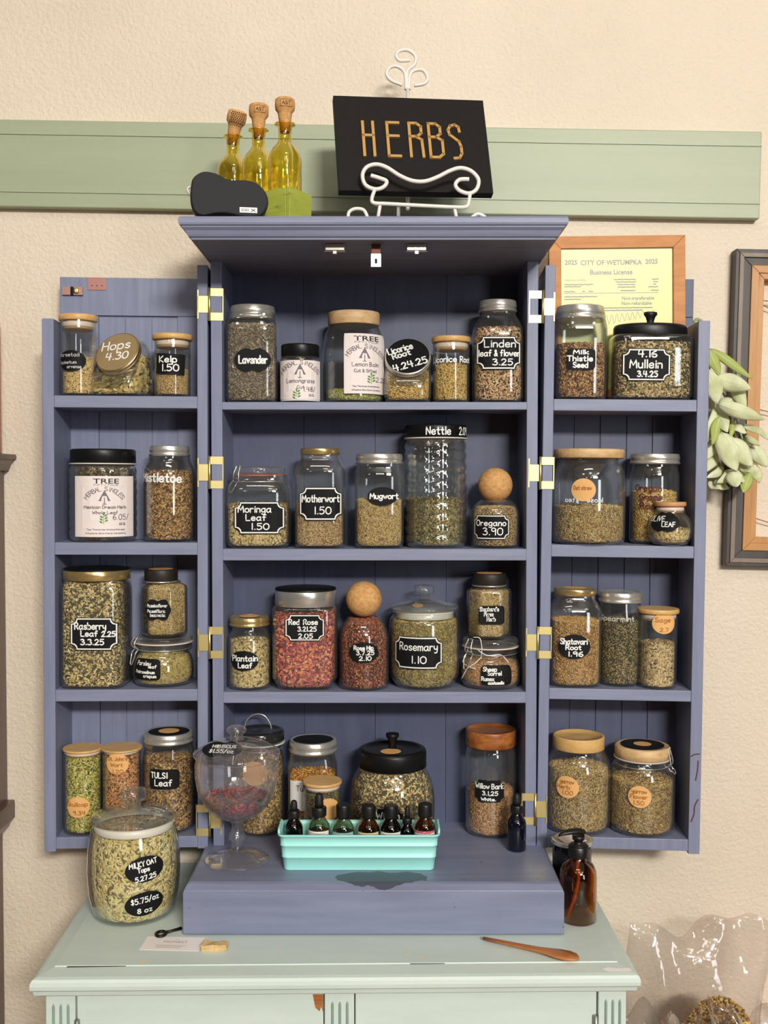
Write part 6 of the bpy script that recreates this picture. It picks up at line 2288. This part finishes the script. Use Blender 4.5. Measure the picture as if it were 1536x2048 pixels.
q.build('lip_bar', WIRE, esl)
for a, b_ in (((970, 774), (952, 845)), ((1320, 789), (1338, 848))):
    q = M()
    p = cr(*a, YE + .002)
    e = cr(*b_, 1.88)
    e.z = .003
    q.tube([p, (p + e) / 2, e], .0032, 8)
    q.build('leg', WIRE, esl)
q = M()
p = cr(1057, 778, YE + .004)
e = cr(1052, 838, 2.03)
e.z = .003
q.tube([p, e], .0032, 8)
q.build('leg', WIRE, esl)
for pts in ([(818, 850), (822, 815), (850, 798), (890, 803), (908, 835), (905, 850)], [(1395, 845), (1430, 822), (1462, 835), (1470, 850)]):
    q = M()
    L3 = [cr(x, y, 1.87) for x, y in pts]
    zmin = min(v.z for v in L3)
    q.tube(spline([v + Vector((0, 0, .0035 - min(zmin, 0.0) if zmin < .0035 else 0)) for v in L3], 6), .0032, 8)
    q.build('foot_scroll', WIRE, esl)
q = M()
YB = 2.03
for pts in ([(1110, 95), (1062, 97), (1045, 75), (1060, 52), (1100, 48), (1135, 75), (1132, 115), (1096, 150), (1100, 235)], [(1075, 213), (1020, 190), (1000, 160), (1015, 130), (1050, 125), (1085, 155), (1092, 235)], [(1130, 215), (1180, 205), (1193, 175), (1170, 142), (1130, 145), (1110, 170), (1106, 235)]):
    q.tube(spline([cr(x, y, YB) for x, y in pts], 6), .0034, 10)
q.build('finial', WIRE, esl)
q = M()
pt = cr(1100, 230, YB)
pbm = cr(1100, 800, 1.935)
q.tube([pt, pt + (pbm - pt) * .5 + Vector((0, .012, 0)), pbm], .0034, 8)
q.build('back_post', WIRE, esl)

# ================================================================== certificate, frames, sprig, hutch, bags
MW, tops, _sx = DSH['r']
lf, eu = door_spot('r', 0, 1236, .002, .104)
CYF = lf.y
cert = thing('certificate_frame', 'orange wooden frame holding a yellow licence sheet, standing behind the seed jar', 'picture frame', (Xat(1233.5, CYF), CYF, lf.z + .001), (math.radians(-.2), math.radians(-.7), 0))
cw2 = (1368 - 1098) / 2 * CYF / F
chh = Zat(474, CYF) - lf.z
bwid = 24 * CYF / F
FW = streaky('cherry_frame', srgb(182, 114, 52), srgb(208, 140, 70), None, (12, 12, 60), .55, 1.0, bump=.03)


def frame_bars(m, hx, z0, z1, w, y0, y1, mi=0):
    for pts in ([(-hx, z0), (hx, z0), (hx - w, z0 + w), (-hx + w, z0 + w)], [(hx, z0), (hx, z1), (hx - w, z1 - w), (hx - w, z0 + w)], [(hx, z1), (-hx, z1), (-hx + w, z1 - w), (hx - w, z1 - w)], [(-hx, z1), (-hx, z0), (-hx + w, z0 + w), (-hx + w, z1 - w)]):
        vs = [(x, y0, z) for x, z in pts] + [(x, y1, z) for x, z in pts]
        m.add(vs, [(0, 1, 2, 3), (7, 6, 5, 4), (0, 4, 5, 1), (1, 5, 6, 2), (2, 6, 7, 3), (3, 7, 4, 0)], mi)


q = M()
frame_bars(q, cw2, 0, chh, bwid, -.008, .008)
q.build('frame', FW, cert, bevel=.001)
q = M()
q.box((-cw2 + bwid - .003, -.001, bwid - .003), (cw2 - bwid + .003, .004, chh - bwid + .003))
sheet = q.build('sheet', plain('yellow_sheet', srgb(226, 214, 112), .6), cert)
q = M()
sx_ = CYF / F
fn = lambda u, v: Vector((u, -.0016, v))


def ct(t, x, y, w, h, bold=0.0):
    type_text(q, t, (x - 1233.5) * sx_, chh - (y - 474) * sx_, w * sx_, h * sx_, fn, bold)


ct('2025', 1143, 524, 25, 9, .028)
ct('CITY OF WETUMPKA', 1223, 525, 122, 9.5, .022)
ct('2025', 1303, 524, 25, 9, .028)
ct('Business License', 1223, 544, 84, 9.5, .02)
ct('Non-transferable', 1276, 596, 64, 7, .012)
ct('Non-refundable', 1273, 606, 60, 7, .012)
ct('Mailing Name and Address', 1152, 559, 42, 3.2)
for y, rows in ((559, ((1250, 42), (1310, 12))), (564, ((1252, 38), (1311, 8))), (569, ((1253, 34), (1309, 4))), (574, ((1253, 34), (1306, 18))), (581, ((1256, 28), (1309, 14))), (568, ((1158, 56),)), (572, ((1146, 32),)), (582, ((1140, 20), (1168, 4), (1182, 8))), (592, ((1162, 64),)), (597, ((1146, 32),)), (615, ((1256, 96),)), (620, ((1246, 76),))):
    for x, w_ in rows:
        k = max(2, int(w_ / 4))
        ribbon(q, [((x - w_ / 2 + w_ * i / k - 1233.5) * sx_, chh - (y - 474 + .4 * math.sin(i * 2.1 + y)) * sx_) for i in range(k + 1)], 1.9 * sx_, fn)
ribbon(q, [((1128 - 1233.5) * sx_, chh - (585.5 - 474) * sx_), ((1316 - 1233.5) * sx_, chh - (585.5 - 474) * sx_)], .9 * sx_, fn)
q.build('print', plain('licence_ink', srgb(60, 56, 34), .7), sheet)
q = M()
sig = []
for i in range(70):
    t = i / 69
    sig.append(((1205 + 108 * t - 1233.5) * sx_, chh - (640 - 6 * t + 8 * math.sin(i * .95) * (1.2 - .6 * t) - 474 - 10 * t) * sx_))
ribbon(q, [(p.x, p.y) for p in spline([(a, b_, 0) for a, b_ in sig], 3)], 1.0 * sx_, fn)
q.build('signature', plain('sig_ink', srgb(150, 142, 78), .7), sheet)
q = M()
q.box((-cw2 + bwid, -.0042, bwid), (cw2 - bwid, -.0030, chh - bwid))
q.build('pane', glass('frame_glass', (.985, .99, .98), (.8, .85, .8), rough=.35, base=.02, power=5, gain=.5), cert)

# ---- two-tone open frame strung with twine, on the wall
RF = thing('twine_frame', 'open two-tone wooden frame strung with thin twine hanging on the plaster wall', 'frame', (Xat(1457, 2.12) + .20, WALLY, ZC), (0, math.radians(1.35), 0))
z1, z0 = Zat(503, 2.125) - ZC, Zat(1136, 2.125) - ZC
q = M()
DARKW = streaky('dark_frame_wood', srgb(52, 44, 42), srgb(78, 68, 64), None, (40, 40, 6), .5, 1.0, bump=.1)
TAUPE = streaky('taupe_frame_edge', srgb(120, 106, 92), srgb(140, 126, 110), None, (40, 40, 6), .5, 1.0, bump=.05)
OAK = streaky('oak_frame_wood', srgb(176, 122, 62), srgb(200, 146, 80), srgb(150, 98, 48), (50, 50, 6), .45, 1.0, .64, .1)
k = 2.12 / F
hx = .20
frame_bars(q, hx, z0, z1, 8 * k, -.030, -.0005)
q.build('outer_frame', DARKW, RF, bevel=.001)
q = M()
frame_bars(q, hx - 7.5 * k, z0 + 7.5 * k, z1 - 7.5 * k, 9 * k, -.033, -.001)
q.build('edge_strip', TAUPE, RF, bevel=.001)
q = M()
frame_bars(q, hx - 16 * k, z0 + 16 * k, z1 - 16 * k, 17 * k, -.028, -.001)
q.build('dark_band', DARKW, RF, bevel=.001)
q = M()
frame_bars(q, hx - 32 * k, z0 + 32 * k, z1 - 32 * k, 15 * k, -.032, -.001)
frame_bars(q, hx - 46.6 * k, z0 + 46.6 * k, z1 - 46.6 * k, 12 * k, -.029, -.001)
q.build('inner_frame', OAK, RF, bevel=.001)
TW = plain('twine', srgb(150, 112, 84), .8)
for y, dy in ((602, .004), (820, -.006), (1038, -.012)):
    z = Zat(y, 2.12) - ZC
    q = M()
    q.tube(spline([(-hx + 52 * k, -.020, z), (-.05, -.018, z - .008 + dy), (hx - 52 * k, -.020, z + dy)], 8), .0011, 6)
    q.build('twine', TW, RF)
q = M()
z = Zat(606, 2.12) - ZC
q.tube(spline([(-hx + 52 * k, -.020, z), (-.10, -.016, z - .02), (hx - 52 * k, -.020, z - .10)], 8), .0011, 6)
q.build('twine', TW, RF)

# ---- lamb's ear sprig hanging beside the door
LEAF = bpy.data.materials.new('lambs_ear_leaf')
LEAF.use_nodes = True
nt = LEAF.node_tree
b = nt.nodes['Principled BSDF']
tc = nt.nodes.new('ShaderNodeTexCoord')
n = nt.nodes.new('ShaderNodeTexNoise')
n.inputs['Scale'].default_value = 28
n.inputs['Detail'].default_value = 4
r = ramp(nt, [(.3, srgb(188, 195, 142)), (.52, srgb(214, 219, 176)), (.75, srgb(233, 236, 206))])
nt.links.new(tc.outputs['Object'], n.inputs['Vector'])
nt.links.new(n.outputs['Fac'], r.inputs['Fac'])
nt.links.new(r.outputs['Color'], b.inputs['Base Color'])
b.inputs['Roughness'].default_value = .8
b.inputs['Sheen Weight'].default_value = .4
LEAFY = plain('lambs_ear_leaf_green', srgb(168, 180, 96), .7)
RIB = plain('leaf_rib', srgb(206, 214, 184), .8)
spg = thing('lambs_ear_sprig', 'hanging sprig of pale grey green leaves between the open door and twine frame', 'foliage', (Xat(1420, 2.07), 2.07, Zat(640, 2.07)))
so = Vector(spg.location)
LV = [(95, 420, 560, 745, 90, 1), (85, 430, 210, 700, 125, 1), (165, 735, 548, 850, 185, 0), (90, 640, 185, 1010, 215, 0), (360, 800, 490, 1070, 130, 0), (205, 985, 420, 1060, 140, 0), (190, 1010, 690, 1180, 150, 0),
      (165, 1040, 66, 1430, 110, 0), (180, 1080, 300, 1320, 150, 0), (360, 1200, 318, 1390, 60, 1), (470, 1230, 735, 1390, 85, 0), (340, 1250, 500, 1320, 90, 0), (230, 1320, 395, 1735, 265, 0), (330, 1390, 560, 1690, 200, 0),
      (550, 1470, 725, 1690, 150, 0), (570, 1670, 640, 1865, 125, 0), (165, 1510, 66, 1740, 150, 0), (260, 1700, 85, 1805, 90, 0), (335, 1730, 400, 1905, 160, 0), (530, 1760, 460, 1975, 115, 1), (445, 1720, 450, 1870, 120, 0),
      (90, 1860, 235, 1940, 85, 0), (370, 1740, 190, 1860, 120, 0), (150, 1400, 85, 1600, 120, 0), (480, 1360, 650, 1460, 60, 0), (150, 1850, 310, 1930, 90, 0), (420, 1650, 540, 1760, 90, 0), (200, 1160, 120, 1460, 110, 1)]
RL = random.Random(11)
for i, (x0, y0, x1, y1, w_, g_) in enumerate(LV):
    Ya = 2.085 - .0015 * (i % 7) - (.02 if i in (2, 3, 6, 12, 13, 18) else 0)
    Yt = Ya - .010 - .018 * RL.random()
    a = P(1400 + x0 / 5.39, 620 + y0 / 5.39, Ya) - so
    t = P(1400 + x1 / 5.39, 620 + y1 / 5.39, Yt) - so
    d = t - a
    ln = d.length
    d.normalize()
    side = d.cross(Vector((0, 1, 0))).normalized()
    nrm = side.cross(d).normalized()
    if nrm.y > 0:
        nrm = -nrm
    # turn a little about its own axis
    tw = RL.uniform(-.45, .45)
    side, nrm = side * math.cos(tw) + nrm * math.sin(tw), nrm * math.cos(tw) - side * math.sin(tw)
    hw = w_ / 5.39 * 2.07 / F / 2
    nu, nv = 12, 6
    V, Fc = [], []
    for u in range(nu + 1):
        s = u / nu
        ww = hw * (math.sin(PI * min(1, s * 1.02) ** .80) ** .75 if 0 < s < 1 else .02) + .0006
        for v in range(nv + 1):
            c_ = (v / nv - .5) * 2
            bend = .10 * ln * math.sin(PI * s) + .003 * math.sin(7 * s + i)
            cup = -.35 * ww * (abs(c_) ** 1.5) + .06 * ww * math.sin(9 * s + 3 * c_ + i)
            V.append(a + d * (ln * s) + side * (ww * c_) + nrm * (bend + cup))
    for u in range(nu):
        for v in range(nv):
            k0 = u * (nv + 1) + v
            Fc.append((k0, k0 + 1, k0 + nv + 2, k0 + nv + 1))
    q = M()
    q.add(V, Fc, 0, True)
    o = q.build('leaf', LEAFY if g_ else LEAF, spg)
    so_ = o.modifiers.new('thick', 'SOLIDIFY')
    so_.thickness = .0012
    q = M()
    mid = [V[u * (nv + 1) + nv // 2] + nrm * .0008 for u in range(nu)]
    q.tube(mid, [.0010 - .0007 * u / nu for u in range(nu)], 6)
    q.build('midrib', RIB, o)
for pts in ([(20, 120), (60, 300), (110, 700), (170, 1050), (230, 1330)], [(110, 700), (300, 980), (400, 1200), (450, 1370), (550, 1480)], [(170, 1050), (150, 1400), (220, 1700), (330, 1740)], [(400, 1200), (520, 1620), (530, 1760)]):
    q = M()
    q.tube(spline([P(1400 + x / 5.39, 620 + y / 5.39, 2.09) - so for x, y in pts], 6), .0022, 8)
    q.build('stem', plain('sprig_stem', srgb(150, 162, 122), .7), spg)
q = M()
pts = [P(1400 + x / 5.39, 620 + y / 5.39, 2.10) - so for x, y in ((20, 120), (-35, 100), (-70, 140))]
q.tube(spline(pts, 6), .003, 8)
q.build('stem', plain('sprig_stem', srgb(150, 162, 122), .7), spg)

# ---- dark wooden hutch cut off by the frame edge
hu = thing('wall_hutch', 'dark brown wooden hutch with a moulded ledge, only its edge showing', 'hutch', (Xat(-60, 2.14), WALLY, 0))
DW = streaky('dark_hutch_wood', srgb(70, 46, 38), srgb(96, 64, 52), None, (40, 40, 5), .35, 1.0, bump=.05, coat=.2)
RW = streaky('red_panel_wood', srgb(150, 84, 42), srgb(176, 104, 56), None, (40, 40, 5), .35, 1.0, bump=.05, coat=.2)
hx0 = -.35
X_ = lambda px: Xat(px, 2.13) - hu.location.x
Zb = lambda py: Zat(py, 2.10)
q = M()
q.box((hx0, -.09, .0), (X_(-8), -.004, Zb(1660)))
q.box((hx0, -.09, Zb(1655)), (X_(3), -.004, Zb(940)))
q.build('upright', DW, hu, bevel=.002)
q = M()
q.rings([[(hx0, y, z), (x, y, z), (x, -.004, z), (hx0, -.004, z)] for x, y, z in ((X_(12), -.090, Zb(941)), (X_(14), -.092, Zb(936)), (X_(17), -.096, Zb(928)), (X_(22), -.102, Zb(922)), (X_(22), -.102, Zb(919)), (X_(27), -.106, Zb(917)), (X_(28), -.107, Zb(912)), (X_(27), -.106, Zb(908)))], 0, False)
q.build('ledge_moulding', DW, hu)
q = M()
q.rings([[(hx0, y, z), (x, y, z), (x, -.004, z), (hx0, -.004, z)] for x, y, z in ((X_(4), -.12, Zb(1668)), (X_(12), -.13, Zb(1652)), (X_(17), -.135, Zb(1648)), (X_(17), -.135, Zb(1618)), (X_(16), -.134, Zb(1613)))], 0, False)
q.build('lower_ledge', DW, hu)
hz1 = Zb(908)
q = M()
q.box((-.12, 0, .0005), (Xat(7, 2.13) - hu.location.x, .018, Zat(641, 2.11) - hz1))
o = q.build('wooden_board', RW, None, bevel=.002)
o.location = (hu.location.x, 2.105, hz1)
tag(o, 'reddish brown wooden board standing on the upper ledge of the dark hutch', 'board')

# ---- clear plastic bags of herb beside the chest
FILM = glass('bag_film', (.965, .955, .955), (.80, .74, .73), rough=.06, base=.06, power=2.0, gain=.6, bump=.7, bscale=20, haze=.02)
tb = thing('side_table', 'low plain wooden table below the plastic bags', 'table', (.66, 1.86, 0))
tz = Zat(2072, 2.11)
q = M()
q.box((-.20, -.20, tz - .03), (.36, .26, tz))
q.build('table_top', SPOONWOOD, tb, bevel=.003)
for ax in (-.17, .33):
    for ay in (-.17, .23):
        q = M()
        q.box((ax - .018, ay - .018, 0), (ax + .018, ay + .018, tz - .0305))
        q.build('leg', SPOONWOOD, tb)


def bag(label, cx, Y, w, h, d, seed, pile, film_top=.35, lean=0.0, folds=1.0):
    root = thing('plastic_bag', label, 'bag', (Xat(cx, Y), Y, tz + .001), (0, 0, lean))
    R_ = random.Random(seed)
    ph = [R_.uniform(0, 6.28) for _ in range(12)]
    fr = [R_.uniform(6, 30) for _ in range(12)]
    nu, nv = 72, 44
    rings = []
    for v in range(nv + 1):
        s = v / nv
        z = h * s
        dd = d * (1 - s) ** .7 * .5 + .006 + .010 * math.sin(PI * s)
        ww = w / 2 * (1 + .06 * math.sin(5 * s + ph[0])) * (.86 + .14 * min(1, s * 4))
        ring = []
        for u in range(nu):
            th = 2 * PI * u / nu
            c_, s_2 = math.cos(th), math.sin(th)
            k = (abs(c_) ** 2.6 + abs(s_2) ** 2.6) ** (-1 / 2.6)
            x, y = k * c_ * ww, k * s_2 * dd
            wob = 0
            for m_i in range(6):
                wob += math.sin(fr[m_i] * (x + .6 * z * math.sin(ph[m_i])) * 4 + fr[m_i + 6] * z * 2 + ph[m_i]) / (1 + m_i * .4)
            y += wob * .0045 * folds * (.25 + s)
            x += .004 * folds * math.sin(18 * z + ph[3] + 3 * c_)
            zz = z + (.018 * math.sin(7 * x / w + ph[5]) * s + .010 * math.sin(17 * x / w + ph[6]) * s)
            ring.append((x, y, max(0, zz)))
        rings.append(ring)
    q = M()
    q.rings(rings, 0, True, True, False)
    q.build('film', FILM, root)
    return root


bag1 = bag('tall crumpled clear plastic bag standing open before the plaster wall, herb in its bottom', 1402, 1.985, .262, .285, .12, 5, None, lean=.05, folds=1.5)
bag2 = bag('low slumped clear plastic bag of herb in front of the tall clear bag', 1335, 1.832, .140, .190, .09, 9, None, folds=1.4)
bag3 = bag('crumpled clear plastic bag of herb nearest the frame edge, before the tall clear bag', 1508, 1.832, .140, .200, .09, 21, None, folds=1.6)


def pile(label, root, rx, ry, h, n, what, dx=0):
    style, Ln, Wd, pal = ST[what]
    R_ = random.Random(n)
    q = M()
    z0 = .004
    rs = []
    for k in range(7):
        f_ = math.cos(PI / 2 * k / 6.3)
        rs.append([(dx + rx * f_ * math.cos(2 * PI * i / 28), ry * f_ * math.sin(2 * PI * i / 28), z0 + h * math.sin(PI / 2 * k / 6.3)) for i in range(28)])
    q.rings(rs, 1, True)
    tv, tq, tt = flake_template('chunk', 0)
    for i in range(n):
        th, e = R_.random() * 2 * PI, math.asin(R_.random())
        p = Vector((dx + rx * math.cos(e) * math.cos(th), ry * math.cos(e) * math.sin(th), z0 + .003 + h * math.sin(e)))
        rm = Matrix.Rotation(R_.random() * 6, 3, Vector((R_.gauss(0, 1), R_.gauss(0, 1), R_.gauss(0, 1))).normalized())
        s = Ln * (.7 + .7 * R_.random())
        vs = [p + rm @ Vector((a * s, b_ * s * .7, c_ * s * .7)) for a, b_, c_ in tv]
        for v in vs:
            v.z = max(v.z, .0025)
        q.add(vs, tt, 0)
    o = q.build('dried_herb', [herb_mat('bag_' + what, [(132, 108, 58), (160, 138, 80), (102, 80, 42), (182, 160, 104), (84, 62, 34)]), plain('bag_heart', srgb(92, 72, 40), .9)])  # heart of the pile in one darker brown
    o.location = root.location
    o.rotation_euler = root.rotation_euler
    return tag(o, label, 'herb', None, 'stuff')


pile('lumpy olive brown herb in the bottom of the tall clear bag', bag1, .080, .040, .132, 2000, 'turmeric', .044)
pile('brown herb in the low slumped clear bag', bag2, .050, .028, .150, 400, 'turmeric')
pile('brown herb in the crumpled bag nearest the frame edge', bag3, .048, .028, .165, 400, 'turmeric')
